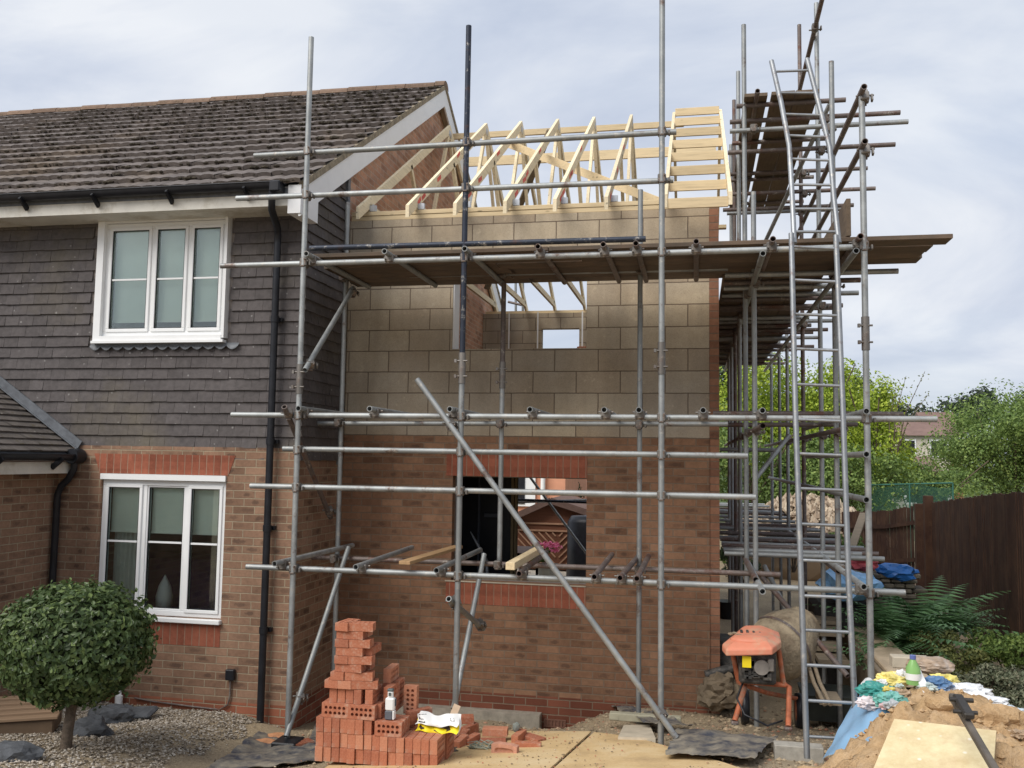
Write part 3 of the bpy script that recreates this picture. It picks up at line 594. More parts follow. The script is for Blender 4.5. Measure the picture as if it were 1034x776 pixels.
# steel lintels / soldier courses, 4 mm proud
g=MB(); a0=at(451,470,Y=EY).x; g.box((a0,EY-.004,LO[3]),(LO[1]+.003,EY+.06,LO[3]+.225)); g.build('soldier_lintel',M['soldier_x'],ext)
g=MB(); g.box((LO[0]-.05,EY-.004,LO[2]-.235),(LO[1]+.0,EY+.06,LO[2]-.015)); g.build('soldier_sill',M['soldier_x'],ext)
g=MB(); g.box((LO[0]-.06,EY-.012,LO[2]-.014),(LO[1]+.0,EY+.10,LO[2]-.001)); g.build('sill_bed',plain('mortar bed',(.42,.37,.29),.95,.2),ext)
g=MB(); g.box((LO[0]-.12,EY+.112,LO[3]-.012),(LO[1]+.12,EY+.2,LO[3]-.001)); g.build('lintel',M['coup'],ext)
# cavity closers (white insulation board) at the upper opening's left jamb
g=MB(); g.box((UO[0]-.0,EY+.02,UO[2]),(UO[0]+.012,EY+.24,UO[3])); g.build('cavity_closer',M['barge'],ext)
# concrete footing edge and air bricks
q0,q1=at(452,718,Y=EY-.05),at(546,726,Y=EY-.05); g=MB(); g.box((q0.x-.6,EY-.13,-.3),(q1.x,EY-.0,q1.z+.05)); g.build('footing',plain('footing concrete',(.30,.27,.22),.95,.25,12,.5),ext)
ab=at(560,731,Y=EY-.02); g=MB(); X=ab.x; g.box((X-.11,EY-.012,ab.z-.04),(X+.11,EY+.0,ab.z-.028)); g.box((X-.11,EY-.012,ab.z+.026),(X+.11,EY,ab.z+.038))
for i in range(7): xx=X-.11+i*.0345; g.box((xx,EY-.012,ab.z-.028),(xx+.013,EY,ab.z+.026))
g.box((X-.11,EY-.004,ab.z-.028),(X+.11,EY-.002,ab.z+.026)); g.build('air_brick',plain('air brick',(.17,.085,.06),.9),ext)
# near-black partition across the left of the lower opening, and its door frame
q=at(521,520,Y=10.6); g=MB(); g.box((x0+.1,10.6,.22),(q.x-.05,10.68,2.55)); g.build('dark_partition',plain('near black partition',(.012,.013,.017),.45,.5,2,.5),ext)
g=MB(); g.box((q.x-.05,10.55,.22),(q.x-.02,10.7,2.5)); g.box((q.x-.018,10.6,.22),(q.x+.012,10.66,2.5)); g.build('door_frame',woodmat('varnished frame',(.20,.15,.08),2),ext)
q=at(483,520,Y=10.5); g=MB(); g.box((q.x-.02,10.56,.22),(q.x+.0,10.598,2.5)); g.box((q.x+.06,10.54,1.9),(q.x+.22,10.6,1.94)); g.build('partition_trim',plain('grey trim',(.07,.08,.1),.5),ext)
# wall plate and roof trusses
g=MB(); g.box((x0+.03,EY+.012,zp+.002),(EXR-.0,EY+.112,zp+.05),bev=.003); g.box((x0+.03,EY+.006,zp+.053),(EXR+.05,EY+.108,zp+.10),bev=.003); g.build('wall_plate',M['timber_x'],ext)
g=MB(); g.box((x0+.03,15.75,zp+.002),(EXR,15.85,zp+.05),bev=.003); g.build('wall_plate',M['timber_x'],ext)
TF=(8.98,zp+.04); TR=(12.40,7.63); 
zfoot=at(361,222,Y=8.98).z; zap=at(569,118.5,Y=12.45).z
TF=(8.96,zfoot-.0); TR=(12.45,zap-.02); TB=2*TR[0]-TF[0]
def rafter(mb,x,y0,z0,y1,z1,dp=.108,t=.038,plumb=True):
    mb.prism([(x-t/2,y0,z0),(x-t/2,y0,z0+dp*1.2),(x-t/2,y1,z1),(x-t/2,y1,z1-dp*1.2)],(t,0,0))
clip=plain('galvanised nail plate',(.45,.47,.5),.4,.1,metal=.7)
def truss(x,tie=True):
    g=MB(); t=.038; dpth=.115
    rafter(g,x,TF[0],TF[1],TR[0],TR[1]); rafter(g,x,TB,TF[1],TR[0],TR[1])
    zt=zp+.105
    g.box((x-t/2,EY+.03,zt),(x+t/2,TB-.3,zt+.09))
    s=(TR[1]-TF[1])/(TR[0]-TF[0]); 
    def rz(y): return TF[1]+s*((y-TF[0]) if y<TR[0] else (TB-y))
    sp=(15.8-EY)
    m1,m2=EY+sp/3,EY+2*sp/3; r1,r2=EY+sp/6+.35,15.8-sp/6-.35
    for (ya,za,yb,zb) in((m1,zt+.04,r1,rz(r1)),(m1,zt+.04,TR[0]-.04,TR[1]-.17),(m2,zt+.04,TR[0]+.04,TR[1]-.17)):
        g.bar((x,ya,za),(x,yb,zb),t,.065,(1,0,0) if False else Vector((0,-(zb-za),(yb-ya))).normalized())
    o=g.build('roof_truss',M['timber_y'],ext,fix=True)
    for yy,zz in((TR[0],TR[1]-.14),(m1,zt+.05),(EY+.16,zt+.06)): MB().box((x-t/2-.004,yy-.06,zz-.045),(x+t/2+.004,yy+.06,zz+.045)).build('nail_plate',clip,o)
    return o
tx=[at(a,b,Y=TF[0]).x for a,b in((361,220),(411,218.5),(459,216),(509.6,214.6),(560,213),(612,209.5))]
for i,x in enumerate(tx):
    o=truss(x); g=MB()
    s=(TR[1]-TF[1])/(TR[0]-TF[0])
    for k in range(5):
        y=TF[0]+(.25,.42,.9,1.05,1.9)[k]+random.uniform(-.05,.05)
        if i==0 or random.random()<.25: continue
        z=TF[1]+s*(y-TF[0]); g.bar((x+.0205,y,z+.03),(x+.0205,y+.10+.08*random.random(),z+.06+.09*s),.003,.045,(0,-s,1))
    if g.v: g.build('paint_mark',M['redpaint'],o)
# blocks of framing sat on the plate between feet
for i,x in enumerate(tx): MB().box((x+.02,EY+.01,zp+.105),(x+.09,EY+.05,zp+.17)).build('truss_clip',clip,ext)
# long braces across the trusses
a,b=at(500,136,Y=12.75),at(676,126,Y=12.75); zr=(a.z+b.z)/2
g=MB(); g.bar((tx[0]-.1,12.75,zr),(b.x+.2,12.75,zr),.04,.085,bev=.002); g.build('ridge_brace',M['timber_x'],ext)
p0,p1=at(502,148,Y=11.3),at(716,193,Y=11.3); g=MB(); g.bar((p0.x,11.9,p0.z+.25),(p1.x-.1,10.2,5.30),.05,.10,bev=.002); g.build('diagonal_brace',M['timber_x'],ext)
a,b=at(553,160,Y=13.9),at(665,154,Y=13.9); g=MB(); g.bar((tx[0]-.1,13.9,(a.z+b.z)/2),(.3,13.9,(a.z+b.z)/2),.04,.15,bev=.002); g.build('binder',M['timber_x'],ext)
g=MB(); g.bar((tx[0]-.1,10.8,5.34),(.35,10.8,5.34),.09,.04,bev=.002); g.build('binder',M['timber_x'],ext)
g=MB(); g.bar((tx[0]+.1,14.6,5.4),(tx[2]+.4,12.6,7.3),.09,.04); g.build('diagonal_brace',M['oldwood'],ext)
# white straps hanging inside
g=MB()
for px_ in(514,543,588): q=at(px_,330,Y=15.6); g.box((q.x-.012,15.6,2.75),(q.x+.012,15.603,zp))
g.build('restraint_strap',M['white'],ext)
# gable ladder at the right end
gl0,gl1=at(672,206,Y=TF[0]).x,at(737.5,200,Y=TF[0]).x
s=(TR[1]-TF[1])/(TR[0]-TF[0])
gl=thing('gable_ladder',None,None); gl.parent=ext; gl.location=(0,0,0)
for x in(gl0,gl1): 
    g=MB(); rafter(g,x,TF[0],TF[1],TR[0],TR[1]); rafter(g,x,TB,TF[1],TR[0],TR[1]); g.build('rail',M['timber_y'],gl,fix=True)
for k in range(8):
    y=TF[0]+.03+k*(TR[0]-TF[0]-.14)/7; z=TF[1]+s*(y-TF[0])+.02; g=MB(); g.bar((gl0+.02,y,z),(gl1-.02,y,z),.038,.10,(0,-s*.15,1),bev=.002); g.build('rung',M['timber_x'],gl)
    if k>4: continue
    y2=TB-(y-TF[0]); g=MB(); g.bar((gl0+.02,y2,z),(gl1-.02,y2,z),.038,.10,(0,s,1),bev=.002); g.build('rung',M['timber_x'],gl)
# ============================================================ scaffolding
scaf=thing('scaffolding','tall steel tube scaffolding wrapped round the front and right side of the extension','scaffolding',(0,7.4,0))
YF,YI=7.40,8.62
def T(name,p,q,mat='galv',r=.02415,parent=scaf):
    return MB().tube(p,q,r).build(name,M[mat],parent)
# coupler mesh (shared)
g=MB(); g.box((-.034,-.04,-.036),(.034,.04,.036),bev=.008); g.tube((.02,-.06,.02),(.02,.06,.02),.007,6,False); g.tube((-.06,.03,-.012),(.075,.03,-.012),.008,6,False); g.box((.05,-.03,-.03),(.066,.034,.006),bev=.004); g.box((-.02,-.052,-.045),(.02,.05,-.03),bev=.004)
coup0=g.build('coupler',M['coup'],scaf,local=True); ncoup=0
SL=scaf.location.copy()
def C(p,rz=0.,rx=0.):
    global ncoup
    if ncoup>=98: return
    p=Vector(p)-SL
    if ncoup==0: coup0.location=p; coup0.rotation_euler=(rx,0,rz)
    else: inst(coup0,scaf,p,(rx,0,rz))
    ncoup+=1
g=MB(); g.lathe([(.031,-.13),(.031,.13)],None,12); 
for z in(-.07,.06): g.tube((-.05,-.02,z),(.05,-.02,z),.008,6,False); g.box((-.06,-.035,z-.014),(-.04,-.005,z+.014))
sleeve0=g.build('sleeve_coupler',M['coup'],scaf,local=True); nsl=0
def SLV(p,mat=None):
    global nsl
    p=Vector(p)-SL
    if nsl==0: sleeve0.location=p
    else: inst(sleeve0,scaf,p)
    nsl+=1
yz=lambda px_,py,Y:at(px_,py,Y=Y)
# front row standards (x from survey at mid height)
std=[(302,400,39,'galv',285,750),(466,400,27,'dark',461,722),(668,350,-30,'galv',669,748)]
FX=[]
for (a,b,top,mt,bx,by) in std:
    q=at(a,b,Y=YF); ztop=at(a,top,Y=YF).z; zb=rough(q.x,YF)-.02; FX.append(q.x)
    if mt=='dark':
        zs_=at(466,372,Y=YF).z; T('standard',(q.x,YF,zb),(q.x,YF,zs_)); T('standard',(q.x,YF,zs_+.002),(q.x,YF,ztop),'dark'); SLV((q.x,YF,zs_))
    else:
        T('standard',(q.x,YF,zb),(q.x,YF,ztop),mt); SLV((q.x,YF,at(a,{302:383,668:362}[a],Y=YF).z))
qx4=at(875,400,Y=YF).x; T('standard',(qx4,YF,rough(qx4,YF)-.02),(qx4,YF,at(872,92,Y=YF).z)); SLV((qx4,YF,at(874,337,Y=YF).z)); FX.append(qx4)
# inner row
IX=[]
for (a,b,top,mt,Yb) in((344,450,205,'galv',None),(507,400,288,'rusty',None),(646,400,192,'galv',None)):
    q=at(a,b,Y=YI); x=max(q.x,HX+.085); IX.append(x); zb=rough(x,YI)-.02
    if mt=='rusty': zs_=at(507,376,Y=YI).z; T('standard',(x,YI,at(505,575,Y=YI).z),(x,YI,zs_)); T('standard',(x,YI,zs_),(x,YI,at(507,286,Y=YI).z),'rusty'); SLV((x,YI,zs_-.03))
    else: T('standard',(x,YI,zb),(x,YI,at(a,top,Y=YI).z),mt)
# ledgers
LF=YF+.05
def led(p,q,Y,mat='galv',crosses=(),z=None,name='ledger'):
    a,b=at(*p,Y=Y),at(*q,Y=Y); zz=(a.z+b.z)/2 if z is None else z
    T(name,(a.x,Y,a.z*.5+zz*.5),(b.x,Y,b.z*.5+zz*.5),mat)
    for x in crosses: C((x,Y-.03,zz))
    return zz
z1=led((257,158),(683,133),LF,'galv',FX[:3],name='guard_rail'); z2=led((239,200),(680,183),LF,'galv',FX[:3],name='guard_rail')
z3=led((223,269),(866,249.5),LF,'galv',FX); 
z4=led((234,419),(946,423.6),LF,'galv',FX)
z5=led((286,453),(755,461),LF,'galv',FX[:3]); z6=led((253,491),(763,502),LF,'galv',FX[:3]); z7=led((249,573),(914,598),LF,'galv',FX)
ZD=z3
z3b=led((352,279),(735,272),YI-.05,'galv',IX); z4b=led((312,429),(735,427),YI-.05,'galv',IX); z7b=led((280,562),(788,580),YI-.05,'rusty',IX)
a,b=at(313,251,Y=YF+.0),at(652,241.5,Y=YF+.0); tag(MB().tube(a,b).build('scaffold_tube',M['dark']),'long dark blue steel tube lying along the front edge of the main deck','tube')
# transoms at deck, mid and low lifts; px of their front ends
def trans(px_,py,Yend,zk,mat='galv',Y0=YF-.10,dz=0,skew=0):
    a=at(px_,py,Y=Y0); z=zk+.052
    T('transom',(a.x,Y0,z),(a.x+skew,Yend,z+dz),mat)
    C((a.x,LF,z-.03),1.57)
for p_ in((309,259),(388,255),(469,254),(543,252),(609,246),(642,247.5),(703,241),(780.5,239),(869,237)): trans(*p_,YI+.25,ZD,'galv' if p_[0]<500 else 'rusty')
for p_ in((301,415),(373,414),(454,415),(535,413),(610,413),(645,412),(710,414.5),(770,416)): trans(*p_,YI+.2,z4,dz=.0)
a=at(875,415,Y=YF-.1); T('ledger',(a.x,YF-.1,z4+.05),(a.x-.02,11.2,z4+.05))
for (p_,e_) in(((277,570),(356,553)),((359,575),(416,555)),((440.5,578),(485,561)),((524,580),(552,560)),((600,586),(618,562)),((626,587),(645,565)),((643,587),(655,563))):
    a=at(*p_,Y=YF-.12); b=at(*e_,Y=YI+.3); T('transom',(a.x,a.y,z7+.05),(b.x,b.y,z7+.05+.01),'galv' if p_[0]<520 else 'rusty'); C((a.x,LF,z7+.02),1.57)
# loose timbers across the low lift
zt_=z7+.075
def plank(p,q,w,h,mat,label,name='timber_plank',grp=None,up=(0,0,1)):
    a,b=Vector(p),Vector(q); L=(b-a).length; g=MB(); g.box((0,-w/2,0),(L,w/2,h),bev=.003); o=g.build(name,mat,local=True); o.location=a
    o.rotation_euler=(b-a).to_track_quat('X','Z').to_euler(); tag(o,label,'plank' if 'board' not in name else 'board',grp); return o
a=at(408,583,Y=YF-.05);b=at(462,566,Y=YI+.2); plank((a.x,a.y,z7+.077),(b.x,b.y,z7+.077),.10,.03,woodmat('brown plank',(.36,.23,.12),0,.3),'brown timber plank resting across the low tubes beside the lower opening')
a=at(515,580,Y=YF-.12);b=at(545,562,Y=YI+.1); plank((a.x,a.y,z7+.077),(b.x,b.y,z7+.077),.075,.06,M['timber_x'],'thick yellow timber laid across the low tubes in front of the opening')
# braces
def brace(p,Yp,q,Yq,mat='galv',cs=()):
    a,b=at(*p,Y=Yp),at(*q,Y=Yq); o=T('brace',a,b,mat)
    for c in cs: C(a+(b-a)*c+Vector((0,.03,0)),.6,.5)
brace((421,383),YF-.06,(683,745),YF-.06,'galv',(.135,.94)); brace((357,291),8.5,(308,374),YF-.05,'galv',(.05,.93)); brace((287,411),YF-.1,(334,523),YI+.05,'rusty',(.05,.93)); brace((352,553),8.55,(289,744),YF-.06,'galv',(.82,))
brace((489,560),8.55,(458,716),YF+.2,'galv'); brace((453,605),YF-.07,(488,635),8.4,'galv',(.1,.85))
# black plastic base shoes
for i,(bx,by) in enumerate(((285,750),)):
    g=MB(); x=FX[0]; g.box((x-.07,YF-.17,rough(x,YF)-.03),(x+.14,YF+.05,rough(x,YF)+.09),bev=.01); tag(g.build('base_block',M['blackp']),'black plastic block at the foot of the leftmost scaffold pole','block')
# deck boards over the front lift
ZB=ZD+.079
bt='weathered brown scaffold boards of the main deck'
xL=at(305,262,Y=7.5).x
def board(x0,x1,y,z,mat=M['board'],w=.222,lab=None,grp='scaffold boards of the front deck'):
    g=MB(); g.box((0,-w/2,0),(x1-x0,w/2,.036),bev=.003); g.box((-.001,-w/2-.001,.0),(.03,w/2+.001,.037)); o=g.build('scaffold_board',mat,local=True); o.location=(x0,y,z+random.uniform(0,.004)); o.rotation_euler=(0,random.uniform(-.002,.002),random.uniform(-.006,.006)); tag(o,lab,'scaffold board',grp); return o
ys_=[7.70+.235*i for i in range(6)]
nth=['foremost','second','third','fourth','fifth','innermost']
for i,y in enumerate(ys_):
    xr0=at(548+random.uniform(-60,60),262,Y=y).x
    if 1: board(xL+random.uniform(-.05,.02),xr0,y,ZB,lab=f'{nth[i]} board in the left half of the front deck, counting back towards the wall')
    e_={0:at(958,240,Y=7.7).x,1:at(939,248,Y=y).x,2:at(931,255,Y=y).x,3:at(928,262,Y=y).x,4:at(872,262,Y=y).x,5:at(868,262,Y=y).x}[i]
    board(xr0+.01,e_,y,ZB+.0,lab=f'{nth[i]} board in the right half of the front deck, counting back towards the wall')
# side deck boards (run along Y) with transoms
SX0,SX1=.47,qx4
inner=[(762,8.62,25+170,'galv'),(753,9.2,25,'galv'),(747,10.5,72,'galv'),(742.5,11.9,101,'rusty'),(739,13.3,146,'galv'),(736,14.9,200,'galv')]
sxi=[SX0]
zt0=[at(762,194,Y=8.62).z,at(756,25,Y=9.2).z,at(751,72,Y=10.5).z,at(746.5,101,Y=11.9).z,at(741,146,Y=13.3).z,5.6]
for (px_,Y,_,mt),zt in zip(inner,zt0):
    x=at(px_,400,Y=Y).x; T('standard',(x,Y,rough(x,Y)-.02),(x,Y,zt),mt)
outer=[(844,8.8,at(844,62,Y=8.8).z,'galv'),(829,9.95,at(829,3,Y=9.95).z,'galv'),(811,11.3,at(811,25,Y=11.3).z,'rusty'),(795,13.3,5.6,'galv'),(787,14.6,5.4,'galv'),(779,16.1,5.2,'galv')]
OX=[]
for px_,Y,zt,mt in outer:
    x=at(px_,400,Y=Y).x; OX.append((x,Y)); T('standard',(x,Y,rough(x,Y)-.02),(x,Y,zt),mt)
# side ledgers along Y
XO=1.22
def yled(x,z,y0,y1,mat='galv',name='ledger'): return T(name,(x,y0,z),(x,y1,z),mat)
for x in(SX0+.05,XO): yled(x,ZD-.05,YF-.05,17.0); yled(x,z4-.06,YF+.1 if x<1 else 8.0,17.0,'rusty')
a=at(875,459,Y=7.25); yled(a.x,a.z,7.25,11.0); a=at(875,505,Y=7.25); yled(a.x,a.z,7.25,16.5)
a=at(770,597.5,Y=7.2); b=at(755,565,Y=9.0); T('ledger',a,(a.x+.0,12.5,a.z),'galv')
a=at(872.5,593,Y=7.2); T('ledger',a,(a.x-.02,12.5,a.z)); C((a.x,7.33,a.z-.03),1.57)
# raking tube from mid-lift, seen behind the ladder
brace((770,584),9.3,(856,683),8.3,'rusty'); brace((772,572),9.8,(806,640),9.0,'galv'); brace((797,340+100),10.,(762,485),9.6,'galv')
# side guard rails (upper)
a=at(875,88,Y=7.25); yled(XO+.06,at(874.6,90,Y=7.3).z,7.25,12.5,'rusty','guard_rail'); yled(XO+.06,at(872,145,Y=7.3).z,7.25,13.5,'rusty','guard_rail')
for z in(at(874.6,90,Y=7.3).z,at(872,145,Y=7.3).z): C((qx4+.02,YF+.0,z-.03),0,1.2)
# raking pole over the upper deck
a=at(833,-12,Y=9.2);b=at(801,117,Y=11.4); T('brace',a,b,'rusty'); C(at(823,28,Y=9.8)); C(at(810,96,Y=11.2))
a=at(826,86,Y=9.4); T('brace',a,at(760,245,Y=10.6),'galv') if False else None
a=at(838,105,Y=9.6);b=at(770,250,Y=11.2); T('brace',a,b,'galv')
a=at(765,92,Y=8.9);b=at(760,132,Y=10.2); T('guard_rail',a,(a.x,11.5,a.z),'rusty'); C(at(761,130,Y=9.1))
# transoms in X direction: upper lifts on the side
for l,r_,Y,mt in(((737,124),(909,113.5),9.35,'rusty'),((737,133),(917,123),9.15,'galv'),((735,155),(904,145.6),9.7,'rusty'),((737,176.5),(876,170),11.3,'rusty'),((738,196),(884,191),11.2,'rusty'),((730,212.7),(862,207),11.3,'rusty'),((734,217),(858,210),11.6,'galv')):
    a,b=at(*l,Y=Y),at(*r_,Y=Y); T('transom',(a.x,Y,(a.z+b.z)/2),(b.x,Y,(a.z+b.z)/2),mt); C((OX[1][0],Y-.03,(a.z+b.z)/2-.03))
# high lift boards
zh=6.2; 
hx=[.60,.845,1.073]
for i,x in enumerate(hx):
    for j,(ya,yb) in enumerate(((9.05,10.4),(10.41,11.8),(11.81,13.4))):
        g=MB(); g.box((-.111,0,0),(.111,yb-ya,.036),bev=.003); o=g.build('scaffold_board',M['board_y'],local=True); o.location=(x+(.015 if i==0 else 0)*-1,ya,zh+random.uniform(0,.005)); o.rotation_euler=(0,0,random.uniform(-.004,.004))
        tag(o,f'{["inner","middle","outer"][i]} board of the high side platform, {["nearest","middle","farthest"][j]} of its line','scaffold board','boards of the high side platform')
for Y in(9.2,10.3,11.7,12.8): T('transom',(.40,Y,zh-.03),(1.45,Y,zh-.03),'rusty')
# board on edge (toe board) at the right of the deck
p0=at(843,236,Y=10.2);p1=at(872,200,Y=7.9); g=MB(); a=Vector((XO+.0,7.55,ZB+.04)); zt_b=at(872,200,Y=7.6).z; g.box((XO-.03,7.6,ZB+.05),(XO+.005,10.6,zt_b),bev=.003); tag(g.build('toe_board',M['board_y']),'pale scaffold board stood on edge at the right end of the deck','board')
# main side deck: transoms and boards seen from below
for i,(px_,py) in enumerate(((907,274),(869,283),(867,296),(851,308.6),(842,324),(836,333),(829,341),(822,350))):
    Z=ZD+.0; b=at(px_,py,Z=Z); 
    T('transom',(.26,b.y,ZD+.0),(b.x,b.y,ZD+.0),'rusty' if i%2 else 'galv')
for i in range(12): y=9.1+i*.65; T('transom',(.27,y,ZD+.002),(1.30+.1*(i%3),y,ZD+.002),'rusty' if i%3 else 'galv')
xb=[.36+.23*i for i in range(4)]
for i,x in enumerate(xb):
    for j,(ya,yb) in enumerate(((8.78,11.4),(11.41,14.2),(14.21,16.9))):
        g=MB(); g.box((-.112,0,0),(.112,yb-ya,.036),bev=.003); o=g.build('scaffold_board',M['board_y'],local=True); o.location=(x,ya,ZD+.03+random.uniform(0,.005))
        tag(o,f'{["innermost","second","third","outermost"][i]} board of the side deck, {["nearest","middle","farthest"][j]} of its line','scaffold board','boards of the side deck under the high platform')
# low lift transoms on the side: nothing laid on them yet
ZL=1.70; k=0
for (px_,py) in((893,564.6),(887,559.5),(872,553.5),(846,546.5),(836,541),(830,536.5),(815,532),(803,527.5),(796,523.5),(792,520),(788,517.5),(782,515),(777,512),(772,510)):
    b=at(px_,py,Z=ZL); T('transom',(.27,b.y,ZL),(b.x,b.y,ZL+random.uniform(-.01,.01)),['galv','rusty','galv','galv','rusty'][k%5]); k+=1
for y,x1 in((9.6,1.6),(10.1,1.75),(10.9,1.6),(11.8,1.7),(12.9,1.6)): T('transom',(.27,y,ZL+.003),(x1,y,ZL+.003),'rusty' if y>10 else 'galv')
yled(SX0,ZL-.05,YF+.3,17,'rusty'); yled(XO,ZL-.05,8.5,17,'rusty')
# couplers sprinkled on the side joints
for x,Y in OX[:4]:
    for z in(ZD-.05,z4-.06,ZL-.05): C((x+.02,Y-.03,z))
for px_,Y,_,_ in inner[:5]:
    x=at(px_,400,Y=Y).x
    for z in(ZD-.05,z4-.06): C((x+.02,Y-.03,z))
for q in((596,),): pass
C(at(868,315,Y=YF-.03)); C(at(842,340,Y=8.75))
# mid-lift tubes stacked along the right
led((720,417.5),(912,418.5),8.9,'rusty'); led((727,430),(866,428),9.6,'rusty'); led((727,454),(786,455),11.,'galv')
# ============================================================ ladders
def ladder(L,R_,n,label,t0=.5):
    """L, R_: survey points (px, py, Y) up the left and right stile"""
    l=[at(a,b,Y=y) for a,b,y in L]; r_=[at(a,b,Y=y) for a,b,y in R_]
    o=thing('ladder',label,'ladder',(l[0]+r_[0])/2)
    def pt(P_,t):
        t*=len(P_)-1; i=min(int(t),len(P_)-2); return P_[i].lerp(P_[i+1],t-i)
    for P_ in(l,r_): MB().path([pt(P_,k/12) for k in range(13)],.021,10).build('stile',M['ladder'],o)
    for i in range(n):
        t=(i+t0)/n; MB().tube(pt(l,t),pt(r_,t),.0115,8,False).build('rung',M['ladder'],o)
    return o
ladder(((815,766,6.5),(809,588,6.66),(803,410,6.86),(799,236,7.12)),((866,769,6.5),(857,590,6.66),(851,412,6.86),(844,238,7.12)),15,'long steel pole ladder from the ground up to the main scaffold deck',.6)
ladder(((802,246,7.15),(800,200,7.3),(797,148,7.5),(789,105,7.7),(779,62,7.9)),((847,246,7.15),(842,200,7.3),(838,150,7.5),(827,106,7.7),(815,60,7.9)),8,'short upper steel ladder rising above the main scaffold deck')
# ============================================================ brick pile
T_,HB_,L_=.0595,.1035,.207
def perfbrick(name,mat):
    """local: length X (L), depth Y (T), height Z (H): bed faces are +-Y, pierced 5 x 2"""
    g=MB(); L,Tt,Hh=L_-.004,T_-.003,HB_-.002; mx=.016;mz=.014; cw=(L-2*mx)/5; ch=(Hh-2*mz)/2
    x0=-L/2
    for sg in(-1,1):
        y=sg*Tt/2; fl=(lambda f:f) if sg<0 else (lambda f:f[::-1])
        def q(a,b,c,d): g.add([(a,y,c),(b,y,c),(b,y,d),(a,y,d)],[fl((0,1,2,3))])
        q(x0,x0+mx,0,Hh); q(-x0-mx,-x0,0,Hh); q(x0+mx,-x0-mx,0,mz); q(x0+mx,-x0-mx,Hh-mz,Hh)
        for i in range(5):
            for j in range(2):
                ca,cb=x0+mx+i*cw,mz+j*ch; cx,cz=ca+cw/2,cb+ch/2; rr=.0125
                sq=[(ca,cb),(cx,cb),(ca+cw,cb),(ca+cw,cz),(ca+cw,cb+ch),(cx,cb+ch),(ca,cb+ch),(ca,cz)]
                ci=[(cx+rr*math.cos(R(225+45*k)),cz+rr*math.sin(R(225+45*k))) for k in range(8)]
                V=[(p[0],y,p[1]) for p in sq]+[(p[0],y,p[1]) for p in ci]+[(p[0],y-sg*.025,p[1]) for p in ci]
                g.add(V,[fl((k,(k+1)%8,8+(k+1)%8,8+k)) for k in range(8)]+[fl((8+k,8+(k+1)%8,16+(k+1)%8,16+k)) for k in range(8)]+[fl(tuple(range(16,24)))])
    y=Tt/2; a=-x0
    g.add([(x0,-y,Hh),(a,-y,Hh),(a,y,Hh),(x0,y,Hh)],[(0,1,2,3)]); g.add([(x0,-y,0),(a,-y,0),(a,y,0),(x0,y,0)],[(3,2,1,0)])
    g.add([(a,-y,0),(a,y,0),(a,y,Hh),(a,-y,Hh)],[(0,1,2,3)]); g.add([(x0,-y,0),(x0,y,0),(x0,y,Hh),(x0,-y,Hh)],[(3,2,1,0)])
    return g.mesh(name,mat)
def solidbrick(name,mat):
    g=MB(); g.box((-L_/2,-T_/2,0),(L_/2,T_/2,HB_-.002),bev=.0025); return g.mesh(name,mat)
t=NT('red facing brick'); r=t.orand(); n=t.noise(t.obj(),60,5,.7); cc=t.ramp(r,[(0,(.24,.075,.045)),(.35,(.36,.115,.062)),(.7,(.43,.15,.08)),(1,(.54,.25,.15))]); cc=t.mix(.45,cc,t.ramp(n,[(.3,(.27,.095,.055)),(.7,(.56,.26,.16))])); cc=t.mix(t.ramp(t.noise(t.obj(),9,5,.7),[(.50,0.),(.68,.65)]),cc,(.52,.40,.31)); redb=t.out(cc,.9,n,.4,.003,spec=.15)
bmP=perfbrick('brick',redb); bmS=solidbrick('brick',redb)
PY=6.4
while True:
    PB=at(318,768,Y=PY)
    if PB.z<max(gh(PB.x,PY),gh(PB.x+.9,PY))+.035: break
    PY+=.01
PX0,PZ0=PB.x,PB.z
ordn=['','1st','2nd','3rd']+[f'{i}th' for i in range(4,30)]
crs=['','bottom course','second course','third course','fourth course','fifth course','sixth course','seventh course','eighth course','ninth course','tenth course','eleventh course','twelfth course','top course']
def brk(mesh,x,y,z,rot,label,grp='red bricks stacked in the pile'):
    o=bpy.data.objects.new('brick',mesh); col.objects.link(o); o.location=(x,y,z); o.rotation_euler=rot; tag(o,label,'brick',grp); return o
K_=1/3.957*1.0
def zx(v): return (-.03 if False else 0)+PX0+(v-310)/3.957*(at(319,767,Y=PY).x-PX0)   # survey offset along the pile, from the close-up
def header(x,y,z,lab,m=bmP,j=.012): brk(m,x,y+L_/2+random.uniform(-j,j),z,(0,0,math.pi/2+random.uniform(-.02,.02)),lab)
zc=PZ0
# courses 1 and 2: headers on edge
for c in(1,2):
    n=15; w=(zx(800)-PX0)/n
    for i in range(n): header(PX0+w*(i+.5),PY,zc,f'red brick on edge in the {crs[c]} of the pile, {ordn[i+1]} from the left')
    for i in range(n):
        if c==1 and i<8: continue
        header(PX0+w*(i+.5)+.01,PY+L_+.02,zc,f'red brick in the back row of the {crs[c]}, {ordn[i+1]} from the left')
    zc+=HB_
n=7; w=(zx(535)-PX0)/n
for i in range(n): header(PX0+w*(i+.5),PY,zc,f'red brick on edge in the third course of the pile, {ordn[i+1]} from the left')
def face(x0,z,lab,y=PY,m=bmP,rz=0.): brk(m,x0+L_/2,y+T_/2,z,(0,0,rz),lab)
face(zx(548),zc,'red brick showing ten holes directly under the white bottle'); brk(bmS,zx(600),PY+.11,zc,(0,0,.02),'plain red brick just behind the brick under the white bottle'); brk(bmS,zx(600),PY+.18,zc,(0,0,0),'second plain red brick behind the brick under the white bottle')
for i in range(6): header(PX0+w*(i+.5)+.02,PY+L_+.02,zc,f'red brick in the back row of the third course, {ordn[i+1]} from the left')
zc+=HB_
